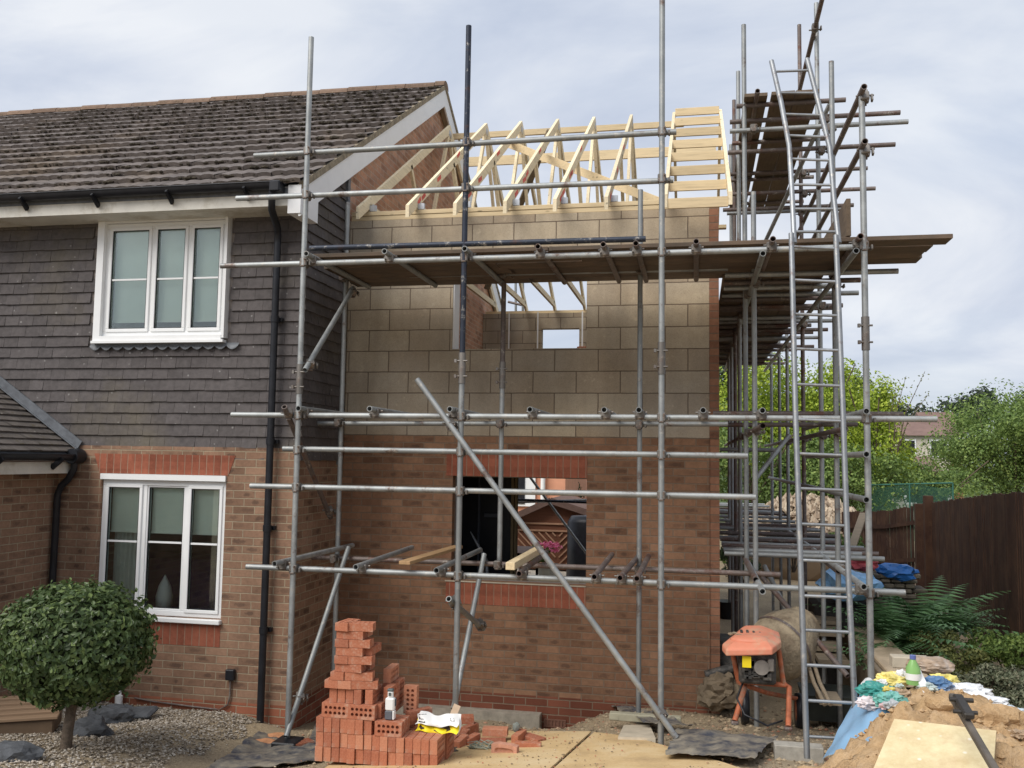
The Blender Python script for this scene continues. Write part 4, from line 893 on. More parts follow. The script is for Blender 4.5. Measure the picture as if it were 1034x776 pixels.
face(zx(330),zc,'left one of two red bricks showing ten holes in the fourth course of the pile'); face(zx(438),zc,'right one of two red bricks showing ten holes in the fourth course of the pile')
for i in range(7): header(zx(345)+i*.063,PY+T_+.005,zc,f'red brick behind the ten-hole bricks of the fourth course, {ordn[i+1]} from the left',j=.004)
zc+=HB_
for i in range(4): header(zx(371)+i*.0635,PY+.01,zc,f'red brick on edge in the fifth course of the pile, {ordn[i+1]} from the left')
header(zx(371)+4*.0635+.02,PY+.03,zc,'red brick on edge with holes facing right, at the right end of the fifth course')
header(zx(371)+5*.0635+.06,PY+.12,zc,'red brick on edge standing back at the right of the fifth course')
zc+=HB_
# flat laid upper courses
def flat(x,y,z,rz,lab,m=bmP): brk(m,x,y,z+T_/2,(math.pi/2,0,rz),lab) if False else brk(m,x-math.sin(rz)*HB_/2*-1*0,y,z+T_/2,(R(90),0,rz),lab)
# a flat brick: rotate about X by 90deg, its height axis becomes -Y; centre offsets below
def fl(xc,yc,z,rz,lab):
    M_=Matrix.Rotation(rz,3,'Z')@Matrix.Rotation(R(90),3,'X'); off=M_@Vector((0,0,HB_/2)); brk(bmP,xc-off.x,yc-off.y,z+T_/2,(R(90),0,rz),lab)
hp=R(90)
rows=[ (6,[(381,hp,.10),(433,hp,.10),(500,.25,.075)],'sixth'),(7,[(404,hp,.10),(482,.15,.07)],'seventh'),(8,[(445,0,.06),(460,0,.17)],'eighth'),(9,[(416,hp,.10),(482,0.05,.06)],'ninth'),(10,[(447,0,.055),(505,hp,.16)],'tenth'),(11,[(417,hp,.10),(474,.04,.06)],'eleventh'),(12,[(447,0,.06),(447,0,.17)],'twelfth')]
pos=['left','right','far right']
for c,items,nm in rows:
    for i,(zx_,rz,dy) in enumerate(items): fl(zx(zx_-12),PY+dy,zc,rz+random.uniform(-.03,.03),f'flat red brick in the {nm} course of the tower of bricks, the {pos[i]} one')
    zc+=T_-.0005
fl(zx(411),PY+.09,zc,hp-.12,'left brick at the very top of the pile'); fl(zx(470),PY+.06,zc,.12,'right brick at the very top of the pile, turned and overhanging')
# stepped stack behind right of the tower
z0_=PZ0+3*HB_
for k_ in range(3): header(zx(548),PY+.24,z0_+k_*HB_,f'red brick in the stepped stack behind the tower, {ordn[k_+1]} from its bottom')
for k_ in range(2): header(zx(572),PY+.26,z0_+k_*HB_,f'outer red brick of the stepped stack behind the tower, {ordn[k_+1]} from its bottom')
brk(bmP,zx(606),PY+.36,PZ0+3*HB_+L_/2-.03,(0,R(90),0),'red brick stood on its end behind the white bottle, holes facing forward')
brk(bmS,zx(672),PY+.33,PZ0+2.15*HB_,(0,0,.9),'turned red brick lying right of the brick stood on end')
brk(bmS,zx(655),PY+.30,PZ0+1.15*HB_,(0,0,.3),'red brick under the turned one, left of the cement bag')
# white bottle on the third course
g=MB(); q=Vector((zx(600),PY+.06,PZ0+3*HB_+.002)); 
g.lathe([(.030,0),(.032,.01),(.032,.06)],Matrix.Translation(q),16); lo=g
bt_=thing('bottle','white plastic bottle with dark grey band standing on the brick pile','bottle',q)
g=MB(); g.box((-.034,-.024,.062),(.034,.024,.155),Matrix.Translation(q),.01); g.box((-.020,-.016,.150),(.020,.016,.20),Matrix.Translation(q),.008); g.box((.022,-.022,.002),(.036,.022,.064),Matrix.Translation(q),.004); g.build('body',M['white'],bt_)
g=MB(); g.box((-.034,-.025,0),(.022,.024,.064),Matrix.Translation(q),.006); g.build('band',plain('grey label',(.11,.12,.14),.5),bt_)
g=MB(); g.box((-.024,-.018,.198),(.022,.018,.216),Matrix.Translation(q),.006); g.box((-.008,-.024,.17),(.008,-.014,.192),Matrix.Translation(q)); g.build('cap',plain('grey cap',(.09,.11,.11),.5),bt_)
g=MB(); g.box((.036,-.006,.095),(.043,.010,.15),Matrix.Translation(q),.002); g.build('handle',plain('dark handle',(.06,.07,.08),.5),bt_)
# cement bag, yellow and white, draped on the pile
bz=PZ0+2*HB_; bp=Vector((zx(765),PY+.26,bz))
bag=thing('cement_bag','yellow and white paper cement bag lying empty on the low end of the pile','bag',bp)
bx0,bx1=zx(682),zx(852)
def bgf(zlo,zhi,ph):
    def f(u,v):
        x=bx0+(bx1-bx0)*u; th=.035*math.sin(math.pi*v)*math.sin(math.pi*min(1,u*1.02)); z=bz+zlo+(zhi-zlo)*v+.008*math.sin(u*9+ph)+(.03 if zlo<.03 else 0)*abs(u-.5)*v
        return Vector((x+.01*math.sin(v*5),PY+.17+.10*v-th+.012*math.sin(u*17+v*3+ph),z))
    return f
yel=plain('yellow paper',(.85,.66,.02),.55,.08,10,.2); wht=plain('white paper',(.75,.75,.73),.6,.05,10,.2)
g=MB(); g.grid(bgf(.0,.05,0),30,10); g.build('yellow_band',yel,bag); g=MB(); g.grid(bgf(.05,.10,0),30,10); g.build('white_panel',wht,bag)
g=MB(); g.grid(lambda u,v:bgf(.0,.09,1)(u,v)+Vector((0,.05,0)),20,8); g.build('back_panel',wht,bag)
g=MB()
prn=plain('dark print',(.05,.05,.055),.6)
for (ua,ub,va,vb) in((.03,.07,.45,.95),(.08,.12,.45,.95),(.13,.17,.5,.95),(.18,.22,.3,.95),(.03,.22,.2,.3),(.80,.90,.5,.8)): 
    f=bgf(.05,.10,0); g.add([f(ua,va)+Vector((0,-.003,0)),f(ub,va)+Vector((0,-.003,0)),f(ub,vb)+Vector((0,-.003,0)),f(ua,vb)+Vector((0,-.003,0))],[(0,1,2,3)])
g.build('print',plain('dark print',(.05,.05,.055),.6),bag)
g=MB()
for (u0,u1) in((.03,.2),(.4,.8)):
    f=bgf(.0,.05,0); g.add([f(u0,.35)+Vector((0,-.004,0)),f((u0+u1)/2,.1)+Vector((0,-.004,0)),f(u1,.3)+Vector((0,-.004,0)),f(u1-.02,.75)+Vector((0,-.004,0))],[(0,1,2,3)])
g.build('tear',plain('torn dark opening',(.06,.04,.03),.9),bag)
# loose bricks to the right
def loose(px_,py,rz,lab,mesh=bmS,dz=0,flat_=False):
    q=ong(px_,py); q.z=rough(q.x,q.y)+dz
    if flat_: 
        M_=Matrix.Rotation(rz,3,'Z')@Matrix.Rotation(R(90),3,'X'); off=M_@Vector((0,0,HB_/2)); return brk(mesh,q.x-off.x,q.y-off.y,q.z+T_/2-.005,(R(90),0,rz),lab,'loose red bricks right of the pile')
    return brk(mesh,q.x,q.y,q.z-.005,(0,0,rz),lab,'loose red bricks right of the pile')
for (a,b,rz,lab,fl_,dz) in((446,757,hp,'upright loose red brick next to the right end of the pile',0,0),(447,750,hp,'loose red brick behind the one at the right end of the pile',0,.1),(456,758,hp,'loose red brick on edge, first of the pair under the folded card strip',0,0),(465,758,hp-.1,'loose red brick on edge, second of the pair under the folded card strip',0,0),(476,755,hp-.25,'loose red brick on edge between the card strip and the tangled wire',0,0),(468,752,hp,'loose red brick lower in the small heap by the middle pole',0,.0),(466,745,.3,'pale loose red brick on top of the small heap by the middle pole',1,.13),(474,746,1.2,'loose red brick leaning in the small heap by the middle pole',0,.02),
  (500,752,.12,'large looking loose brick laid flat on top of two others behind the frogged brick',1,.08),(498,754,.2,'loose brick beneath the flat one behind the frogged brick',1,.0),(524,753,1.4,'loose brick on end right of the flat one',0,0),(538,752,-.6,'loose brick tilted at the far right of the heap',1,.0),(533,759,.08,'loose brick lying long side forward right of the frogged brick',0,-.02)):
    loose(a,b,rz,lab,bmS,dz,bool(fl_))
# frogged brick
g=MB(); L,Hh=L_*.98,HB_; y=-T_/2
K=16; oval=[(.075*math.copysign(abs(math.cos(2*math.pi*k/K))**.5,math.cos(2*math.pi*k/K)),HB_/2+.026*math.copysign(abs(math.sin(2*math.pi*k/K))**.7,math.sin(2*math.pi*k/K))) for k in range(K)]
rect=[]
for k in range(K):
    a=2*math.pi*k/K; c,s=math.cos(a),math.sin(a); mm=max(abs(c)/(L/2),abs(s)/(Hh/2)); rect.append((c/mm,Hh/2+s/mm))
V=[(p[0],y,p[1]) for p in rect]+[(p[0],y,p[1]) for p in oval]+[(p[0]*.85,y+.02,Hh/2+(p[1]-Hh/2)*.7) for p in oval]
g.add(V,[(k,(k+1)%K,K+(k+1)%K,K+k) for k in range(K)]+[(K+k,K+(k+1)%K,2*K+(k+1)%K,2*K+k) for k in range(K)]+[tuple(range(2*K,3*K))])
g.add([(p[0],y,p[1]) for p in rect]+[(p[0],T_/2,p[1]) for p in rect],[((k+1)%K,k,K+k,K+(k+1)%K) for k in range(K)]+[tuple(range(K,2*K))[::-1]])
fm=g.mesh('brick',plain('pale pink brick',(.50,.25,.17),.9,.2,20,.4)); q=ong(510,765); brk(fm,q.x,q.y,rough(q.x,q.y),(0,0,-.12),'pale pink brick lying on edge with its frog facing forward','loose red bricks right of the pile')
# small bricks at the foot of the left pole
def slotbrick():
    g=MB(); g.box((-L_/2,-HB_/2,0),(L_/2,HB_/2,T_*.7))
    for i in range(4): g.box((-L_/2,-HB_/2+i*.0305,T_*.7+.0005),(L_/2,-HB_/2+i*.0305+.012,T_))
    return g.mesh('brick',redb)
q=ong(303,757); brk(slotbrick(),q.x,q.y,rough(q.x,q.y),(0,0,.9),'red brick with long slots lying left of the pile by the pole foot','bricks near the left pole')
for (a,b,rz,lab) in((268,754,.3,'broken orange brick half buried left of the pole foot'),(281,748,.1,'orange brick lying just behind the broken one')):
    q=ong(a,b); g=MB(); g.blob((0,0,.03),(.10,.055,.04),a,.3,1.5,2); o=g.build('brick',plain('orange brick '+str(a),(.50,.24,.12),.9,.25,15,.5),local=True); o.location=q; o.rotation_euler.z=rz; tag(o,lab,'brick','bricks near the left pole')
# card strip by the middle pole
q=ong(457,752); g=MB(); P_=[at(462,712,Y=6.98),at(457,724,Y=6.95),at(460,730,Y=6.9),at(453,744,Y=6.85)]
for a_,b_ in zip(P_,P_[1:]): g.bar(a_,b_,.055,.006,(0,-1,.3))
tag(g.build('card_strip',plain('brown card',(.62,.47,.33),.8)),'folded strip of brown card leaning on the bricks by the middle pole','card')
# tangled wire
def tangle(px_,py,r_,label,seed,mat):
    rnd=random.Random(seed); q=ong(px_,py); g=MB(); pts=[]
    for i in range(90):
        a=i*.55+rnd.uniform(-.3,.3); rr=r_*rnd.uniform(.4,1); pts.append((q.x+rr*1.5*math.cos(a),q.y+rr*.6*math.sin(a),rough(q.x,q.y)+.01+abs(math.sin(i*.37))*r_*.9*rnd.uniform(.3,1)))
    g.path(pts,.0035,5); tag(g.build('tangled_wire',mat),label,'wire')
wirem=plain('grey wire',(.28,.30,.24),.6,.4); tangle(452,764,.06,'dark knot of wire at the foot of the pile',1,plain('dark wire',(.14,.12,.10),.6)); tangle(487,761,.085,'grey green tangle of wire left of the frogged brick',2,wirem)
g=MB(); q=ong(521,752); g.blob((q.x,q.y,q.z+.14),(.03,.03,.04),3,.4,2,2); tag(g.build('cloth_scrap',plain('grey cloth',(.2,.22,.2),.9)),'small grey scrap lying on the loose bricks','cloth')
# ============================================================ sheets and slabs on the ground
def groundsheet(name,pp,mat,label,cat,h=.012,lift=.02,sub=14,wr=.0,seed=0,kind=None):
    P4=[ong(*p) for p in pp]; 
    def f(u,v):
        a=P4[0].lerp(P4[1],u); b=P4[3].lerp(P4[2],u); c=a.lerp(b,v)
        z=gh(c.x,c.y)+lift+wr*(fbm(c.x,c.y,5,seed)+.6*abs(noise.noise(Vector((c.x*9,c.y*3,seed)))))
        e=wr*1.2; return Vector((c.x+(e*noise.noise(Vector((c.y*6,seed,1))) if u in(0,1) else 0),c.y+(e*noise.noise(Vector((c.x*6,seed,2))) if v in(0,1) else 0),z))
    g=MB(); g.grid(f,sub,sub); n=(sub+1)
    if h:
        top=list(g.v); m0=len(top); g.v+=top+[(x,y,z-h) for x,y,z in top]; m_=m0
        for i in range(sub):
            for (a,b) in((i,i+1),(sub*n+i+1,sub*n+i),((i+1)*n,i*n),(i*n+sub,(i+1)*n+sub)): g.f.append((a+m0,a+2*m0,b+2*m0,b+m0)); g.sm.append(False)
    return tag(g.build(name,mat),label,cat,kind=kind)
t=NT('sanded plywood'); p=t.pos(); n=t.noise(p,2.2,6,.65); f=t.noise(p,50,4,.7); cc=t.ramp(n,[(.3,(.40,.27,.13)),(.48,(.60,.42,.20)),(.7,(.68,.53,.31))]); cc=t.mix(.2,cc,t.ramp(f,[(.3,(.3,.22,.13)),(.7,(.75,.6,.4))])); ply=t.out(cc,.85,f,.3,.004)
groundsheet('plywood_sheet',((300,800),(535,800),(597,743),(385,741)),ply,'sandy plywood sheet in front of the brick pile','plywood',.015,.035)
groundsheet('plywood_sheet',((538,800),(800,800),(640,748),(600,743)),ply,'sandy plywood sheet right of the crack, under the dark membrane','plywood',.015,.03)
groundsheet('plywood_sheet',((150,800),(296,800),(312,762),(262,768)),ply,'sandy plywood sheet at the lower left by the dark membrane','plywood',.012,.01) if False else None
tarp=NT('dark membrane'); p=tarp.pos(); n=tarp.noise(p,6,6,.7); tm=tarp.out(tarp.mix(tarp.ramp(n,[(.38,0.),(.62,.8)]),(.055,.062,.08),(.33,.29,.22)),.5,n,.4,.02)
groundsheet('membrane',((672,772),(762,777),(786,754),(684,745)),tm,'dark blue damp proof membrane lying folded in front of the right pole','membrane',.004,.07,26,.03,3)
groundsheet('membrane',((650,742),(700,746),(652,727),(616,722)),tm,'narrow twisted tail of dark membrane behind the right pole foot','membrane',.004,.10,20,.035,5)
groundsheet('membrane',((195,790),(322,772),(330,752),(262,742)),tm,'crumpled dark membrane covered in dust left of the brick pile','membrane',.004,.035,30,.03,8)
groundsheet('membrane',((312,752),(345,748),(350,730),(318,735)),tm,'small dark membrane strip behind the pile by the house corner','membrane',.004,.035,16,.02,9)
slab=plain('pale flagstone',(.50,.44,.34),.9,.15,8,.3,obj=False)
groundsheet('flagstone',((624,751),(662,752),(656,738),(630,738)),slab,'pale square flagstone beside the foot of the right pole','slab',.04,.05,4)
a=at(616,722,Y=8.35);b=at(688,722,Y=8.35); g=MB(); g.box((a.x,8.28,a.z-.03),(b.x,8.36,a.z+.035),bev=.006); g.box((a.x+.0,8.275,a.z-.02),(a.x+.08,8.279,a.z+.02)); tag(g.build('sole_beam',plain('grey green beam',(.36,.34,.25),.7,.15)),'pale grey beam lying on the spoil at the foot of the new wall','beam')
q=ong(797,768); g=MB(); g.box((q.x-.1,q.y,q.z-.02),(q.x+.24,q.y+.12,q.z+.10),bev=.006); tag(g.build('concrete_block',plain('concrete block',(.33,.31,.27),.9,.2,20,.4)),'grey concrete block at the foot of the long ladder','block')
g=MB(); rnd=random.Random(41)
for i in range(1500):
    x,y=rnd.uniform(-3.0,.6),rnd.uniform(5.9,8.2); q=(gh(x,y)+.04); s_=rnd.choice([.003,.004,.006,.009])
    if fbm(x,y,1.6,9)<-.05: continue
    g.add([(x+vx*s_*rnd.uniform(.7,1.4),y+vy*s_*rnd.uniform(.7,1.3),q+vz*s_*.6) for vx,vy,vz in OCT],OF)
t=NT('boot crumbs'); tag(g.build('crumbs',t.out(t.ramp(t.island(),[(0,(.16,.12,.08)),(.5,(.34,.25,.15)),(.8,(.45,.17,.10)),(1,(.5,.42,.3))]),.95),local=True),'crumbs of brick and sand scattered over the plywood sheets','crumbs',kind='stuff')
# ============================================================ left garden: tree, box, stones
def leaf_quad(g,c,n,size,rnd,asp=.5,fold=.25):
    n=n.normalized(); x=n.orthogonal().normalized(); a=rnd.uniform(0,6.283); y=n.cross(x); d=(x*math.cos(a)+y*math.sin(a)); e=n.cross(d)
    l=size*rnd.uniform(.7,1.3); w=l*asp*.5
    p0=c-d*l*.5; p1=c+d*l*.5; g.add([p0,c-e*w+n*fold*w,p1,c+e*w+n*fold*w],[(0,1,2),(0,2,3)])
def crown(center,rad,n,size,seed,lobes=0,shell=.35,asp=.55,mat=None,flat=0.,drop=0):
    rnd=random.Random(seed); g=MB(); C0=Vector(center); L=[(C0,Vector(rad))]
    if lobes:
        L=[]
        for i in range(lobes):
            while True:
                v=Vector((rnd.uniform(-1,1),rnd.uniform(-1,1),rnd.uniform(-.9,1)))
                if v.length<1: break
            k=rnd.uniform(.22,.42); L.append((C0+Vector((v.x*rad[0]*.78,v.y*rad[1]*.78,v.z*rad[2]*.78)),Vector(rad)*k))
    for i in range(n):
        c,rr=L[rnd.randrange(len(L))]
        v=Vector((rnd.gauss(0,1),rnd.gauss(0,1),rnd.gauss(0,1))).normalized(); k=1-shell*rnd.random()**1.5
        if not lobes: k*=1+.10*noise.noise(v*2.6+Vector((seed,0,0)))+.11*noise.noise(v*6)+(.05 if rnd.random()<.04 else 0)
        p=c+Vector((v.x*rr.x,v.y*rr.y,v.z*rr.z))*k
        nn_=v+Vector((rnd.uniform(-1,1),rnd.uniform(-1,1),rnd.uniform(-.6,1)))*.9
        leaf_quad(g,p,nn_,size,rnd,asp)
    return g
tb=ong(66,757); tree=thing('topiary_tree','small evergreen tree clipped to a round ball on a bare trunk in the gravel','tree',tb)
cz=at(75,650,Y=tb.y); rr=.525
g=crown((cz.x+.02,tb.y,cz.z),(rr,rr,.435),13000,.05,4,0,.30,.55); rnd=random.Random(8)
for i in range(130):
    v=Vector((rnd.gauss(0,1),rnd.gauss(0,1),rnd.gauss(0,1)*.8+.25)).normalized()
    for k in range(6): leaf_quad(g,Vector((cz.x+.02,tb.y,cz.z))+Vector((v.x*rr,v.y*rr,v.z*.435))*(.98+.027*k)+Vector((rnd.uniform(-.01,.01),0,0)),v+Vector((rnd.uniform(-1,1),rnd.uniform(-1,1),0)),.045,rnd)
g.build('crown',M['leaf_top'],tree)
g=MB(); g.blob((cz.x+.02,tb.y,cz.z),(rr*.80,rr*.80,.34),2,.1,2,3,True); g.build('dark_core',plain('dark crown core',(.02,.025,.012),.95),tree)  # dark solid sphere added to fill see-through gaps, stands in for inner shade
g=MB(); g.path([(tb.x,tb.y,tb.z-.05),(tb.x+.01,tb.y,tb.z+.12),(tb.x+.03,tb.y,tb.z+.27),(tb.x+.05,tb.y,tb.z+.40)],[.045,.038,.036,.042],10); 
for a_ in range(6): g.path([(tb.x+.05,tb.y,tb.z+.36),(tb.x+.05+.2*math.cos(a_),tb.y+.2*math.sin(a_),tb.z+.6)],[.018,.008],6)
g.build('trunk',M['bark'],tree)
# slatted box
t=NT('composite decking'); r=t.island(); n=t.noise(t.mapv(t.obj(),(2,30,30)),1,4); deck=t.out(t.mix(n,(.22,.145,.09),(.32,.215,.135)),.7,n,.3,.003)
q=ong(14,742); wb=thing('slatted_box','brown slatted box with a sloping lid at the left edge of the gravel','box',q,rz=.5)
g=MB(); g.box((-.30,-.02,-.02),(.28,.36,.10),bev=.01); g.build('body',plain('box side',(.14,.095,.06),.8),wb,local=True)
g=MB()
for i in range(5): g.box((-.33,-.04+i*.088,.105+.018*i),(.31,.043+i*.088,.13+.018*i),bev=.004)
g.build('lid',deck,wb,local=True)
rockm=plain('dark slate stone',(.075,.08,.088),.8,.35,12,.6)
for i,(a,b,sx,sz,lab) in enumerate(((84,744,.17,.10,'large dark stone right of the tree trunk'),(104,730,.20,.10,'dark flat stone behind the large dark stone'),(10,770,.16,.08,'dark rounded stone in front of the slatted box'),(122,722,.06,.04,'small grey stone by the white pipe'))):
    q=ong(a,b); g=MB(); g.blob((q.x,q.y+.08,q.z+.03),(sx,sx*.7,sz),i+3,.35,1.4,3); tag(g.build('stone',rockm),lab,'stone','dark stones in the gravel')
q=ong(132,727); g=MB(); g.box((q.x-.16,q.y-.02,q.z+.01),(q.x+.16,q.y+.2,q.z+.06),bev=.02); o=g.build('grey_slab',rockm); o.rotation_euler=(.12,-.06,.15); tag(o,'flat dark grey slab lying below the white pipe','slab')
q=at(120,700,Y=HY-.06); g=MB(); g.path([(q.x,HY-.05,q.z+.10),(q.x+.01,HY-.06,q.z),(q.x+.03,HY-.1,.16)],.018,8); g.tube((q.x+.03,HY-.1,.14),(q.x+.03,HY-.1,.26),.036,12,False); tag(g.build('white_pipe',M['white']),'short white waste pipe bending into the gravel at the wall','pipe')
q=at(99,712,Y=HY-.08); g=MB(); g.box((q.x-.06,HY-.14,.12),(q.x+.02,HY-.05,.42),bev=.01); tag(g.build('pipe_shoe',plain('grey plastic',(.32,.34,.35),.5)),'grey plastic pipe shoe at the wall behind the tree','pipe')
q=at(112,690,Y=HY-.1); g=MB(); g.box((q.x-.10,HY-.12,q.z-.05),(q.x+.06,HY-.02,q.z+.12),bev=.02); tag(g.build('wall_box',plain('dark grey box',(.10,.10,.10),.6)),'dark grey box on the wall just behind the tree crown','box')
# ============================================================ concrete mixer
mb_=Vector((0,0,0)); mq=at(770,730,Y=8.15); mz=rough(mq.x,8.15)
mix=thing('concrete_mixer','orange concrete mixer with a pink hood and cement crusted drum behind the ladder','concrete mixer',(mq.x,8.15,mz))
ml=Vector((mq.x,8.15,mz))
def mp_(px_,py,Y): return at(px_,py,Y=Y)
orange=plain('worn orange paint',(.40,.12,.055),.6,.35,14,.3,dirt=(.30,.22,.16)); hoodm=plain('faded orange plastic',(.72,.27,.17),.5,.1,7,.1,dirt=(.55,.42,.28)); cement=plain('cement crust',(.29,.235,.16),.9,.35,7,.9,bd=.02,dirt=(.16,.12,.08)); eng=plain('oily engine',(.05,.048,.045),.5,.5,20,.4,dirt=(.16,.14,.12))
g=MB()
for pts in (((739,655,7.95),(746,690,7.95),(752,694,7.95),(742,728,7.8)),((785,648,7.95),(791,690,7.95),(797,694,7.95),(796,734,7.7))): g.path([mp_(*p) for p in pts],.022,10)
g.path([mp_(744,688,7.95),mp_(794,692,7.95)],.022,8); g.path([mp_(741,652,7.98),mp_(786,648,7.98)],.02,8); g.path([mp_(752,692,7.98),mp_(775,700,8.4),mp_(806,706,8.7)],.02,8)
g.build('frame',orange,mix)
for p in((742,728,7.8),(796,734,7.7)): q=mp_(*p); MB().box((q.x-.03,q.y-.03,q.z-.03),(q.x+.03,q.y+.03,q.z+.0),bev=.008).build('foot',M['rusty'],mix)
# hood: chamfered sloping cover
top=[mp_(741,641,8.15),mp_(750,633,8.35),mp_(772,633,8.35),mp_(787,639,8.15),mp_(789,648,7.9),mp_(780,655,7.72),mp_(733,656,7.72),mp_(729,651,7.85)]
zav=sum(p.z for p in top)/8
inn=[p.lerp(sum(top,Vector())/8,.28)+Vector((0,0,.035)) for p in top]; low=[p+Vector((0,0,-.055)) for p in top]
g=MB(); g.add(low+top+inn,[(i,(i+1)%8,8+(i+1)%8,8+i) for i in range(8)]+[(8+i,8+(i+1)%8,16+(i+1)%8,16+i) for i in range(8)]+[tuple(range(16,24)),tuple(range(8))[::-1]]); hd=g.build('hood',hoodm,mix,fix=True)
bvm=hd.modifiers.new('bevel','BEVEL'); bvm.width=.012; bvm.segments=2
cc_=sum(top,Vector())/8; g=MB()
for i in range(7): g.tube(inn[0]+Vector((.06+.04*i,-.25,-.03)),inn[0]+Vector((.08+.04*i,-.25,-.028)),.0,4,False) if False else None
g.blob((cc_.x-.02,cc_.y-.14,cc_.z+.005),(.17,.10,.045),1,.02,1,3,True); g.build('hood_bulge',hoodm,hd)
for k in range(5):
    x_=cc_.x-.10+.05*k; g=MB(); g.box((x_,cc_.y+.02,cc_.z+.012),(x_+.022,cc_.y+.11,cc_.z+.045),bev=.004); g.build('vent',eng,hd)
g=MB(); rnd=random.Random(6)
for k in range(9): g.blob((cc_.x+rnd.uniform(-.18,.18),cc_.y+rnd.uniform(-.2,.12),cc_.z+.02),(rnd.uniform(.012,.035),rnd.uniform(.012,.03),.012),k,.3,2,2)
g.build('cement_splash',cement,hd)
g=MB(); g.path([mp_(750,690,7.9),mp_(744,705,7.8),mp_(752,722,7.7),mp_(775,733,7.6),mp_(790,728,7.8)],.008,6); g.build('cable',M['blackp'],mix)
g=MB(); a=mp_(754,668,7.76); g.box((a.x-.035,7.76,a.z-.05),(a.x+.035,7.764,a.z+.04)); g.build('yellow_label',yel,mix)
a=mp_(746,654,7.84);b=mp_(784,693,7.84); g=MB(); g.box((a.x,7.84,b.z),(b.x,8.15,a.z),bev=.02); rnd=random.Random(4)
for i in range(16):
    x_,z_=rnd.uniform(a.x,b.x-.08),rnd.uniform(b.z+.03,a.z-.1); g.box((x_,7.80,z_),(x_+rnd.uniform(.03,.09),7.86,z_+rnd.uniform(.02,.08)),bev=.006)
g=g; g.build('motor_housing',eng,mix)
g=MB(); q=mp_(769,674,7.8); g.tube((q.x,7.78,q.z),(q.x,7.84,q.z),.06,16,False); q2=mp_(779,672,7.8); g.box((q2.x-.03,7.78,q2.z-.05),(q2.x+.02,7.84,q2.z+.05),bev=.008); g.build('motor',plain('grey motor',(.20,.18,.16),.6,.3),mix)
dc=mp_(788,653,8.6); ax=Vector((.55,.6,.42)).normalized(); Md=ax.to_track_quat('Z','Y').to_matrix().to_4x4(); Md=Md@Matrix.Scale(.84,4); Md.translation=dc
g=MB(); g.lathe([(.10,-.36),(.26,-.30),(.335,-.10),(.345,.02),(.335,.12),(.25,.34),(.19,.44),(.20,.46)],Md,32); g.build('drum',cement,mix)
g=MB(); g.lathe([(.352,.0),(.358,.015),(.352,.03)],Md,32,False); g.build('drum_band',M['rusty'],mix)
for (a,b,Y) in((807,710,8.75),(752,705,8.75)):
    q=mp_(a,b,Y); q.z=rough(q.x,Y)+.15; o=thing('wheel',None,None); o.parent=mix; o.location=q-ml
    Mw=Matrix.Rotation(R(90),4,'Y'); 
    g=MB(); g.lathe([(.10,-.03),(.145,-.035),(.155,0),(.145,.035),(.10,.03)],Mw,24); g.build('tyre',M['blackp'],o,local=True); g=MB(); g.lathe([(.02,-.036),(.09,-.033),(.09,.033),(.02,.036)],Mw,20); g.build('rim',orange,o,local=True)
# dark plant behind the corner (pump, barrow parts)
q=at(733,650,Y=9.4); g=MB(); g.box((q.x-.25,9.35,.2),(q.x+.12,9.8,q.z+.03),bev=.04); g.tube((q.x-.2,9.2,q.z-.28),(q.x+.2,9.25,q.z-.16),.05,10,False); tag(g.build('dark_machine',eng),'dark oily machine standing behind the corner of the new wall','machine')
for i,(a,b) in enumerate(((728,690),(722,700),(738,700))):
    q=at(a,b,Y=9.0); g=MB(); g.blob((q.x,9.05,q.z-.04),(.16,.14,.12),i,.4,2,3); tag(g.build('spoil_heap',plain('spoil '+str(i),(.16,.125,.085),.95,.3,10,.6)),['brown spoil lump beside the wall corner','lower brown spoil lump at the very corner of the wall','brown spoil lump in front of the mixer leg'][i],'soil heap','spoil by the wall corner')
# curved wooden barrow handles right of the mixer
g=MB(); 
for d_ in(0,.10): g.path([mp_(813+d_*60,640,8.6),mp_(815+d_*60,668,8.55),mp_(822+d_*60,690,8.4),mp_(833+d_*60,712,8.2)],.018,8)
wbt=thing('wheelbarrow','tipped wheelbarrow with pale wooden handles behind the ladder','wheelbarrow',mp_(825,720,8.4)); g.build('handle',M['oldwood'],wbt)
g=MB(); a=mp_(838,650,8.9); g.prism([(a.x-.2,8.8,.28),(a.x+.16,8.8,.28),(a.x+.22,8.8,.5),(a.x-.25,8.8,.5)],(0,.5,0)); g.build('tray',plain('dark green tray',(.03,.035,.03),.5,.3),wbt,fix=True)
a=mp_(827,708,8.5); b=mp_(849,712,8.5); g=MB(); g.box((a.x,8.45,a.z-.02),(b.x,8.75,a.z+.03)); tag(g.build('timber_block',M['oldwood']),'pale timber offcut on the ground behind the ladder','timber')
# planks and pallets inside the side bay
for i,(a,b,Y,w_,h_) in enumerate(((836,655,9.6,.34,.03),(838,640,9.9,.30,.03),(834,628,10.3,.30,.03),(842,668,9.3,.25,.03))):
    q=at(a,b,Y=Y); g=MB(); g.box((q.x-.14,Y,q.z-.03),(q.x+.14,Y+.6,q.z+.01)); tag(g.build('timber_offcut',M['oldwood']),['top','second','third','lowest'][3-i]+' offcut of the dark timber stack under the side scaffold','timber','stacked timber under the side scaffold')
# sleeper edge running back on the right
a=at(864,640,X=1.75); g=MB(); y1=at(905,692,X=1.62).y
g.box((1.55,y1,.2),(1.60,a.y+2,.80),bev=.01); 
tag(g.build('retaining_board',M['oldwood']),'dark retaining board along the right side of the path','board')
g=MB(); g.box((1.605,y1-.1,.78),(1.92,a.y+1.5,.83),bev=.01); tag(g.build('coping_plank',plain('pale plank',(.48,.38,.26),.8,.2)),'pale plank laid on top of the retaining board','plank')
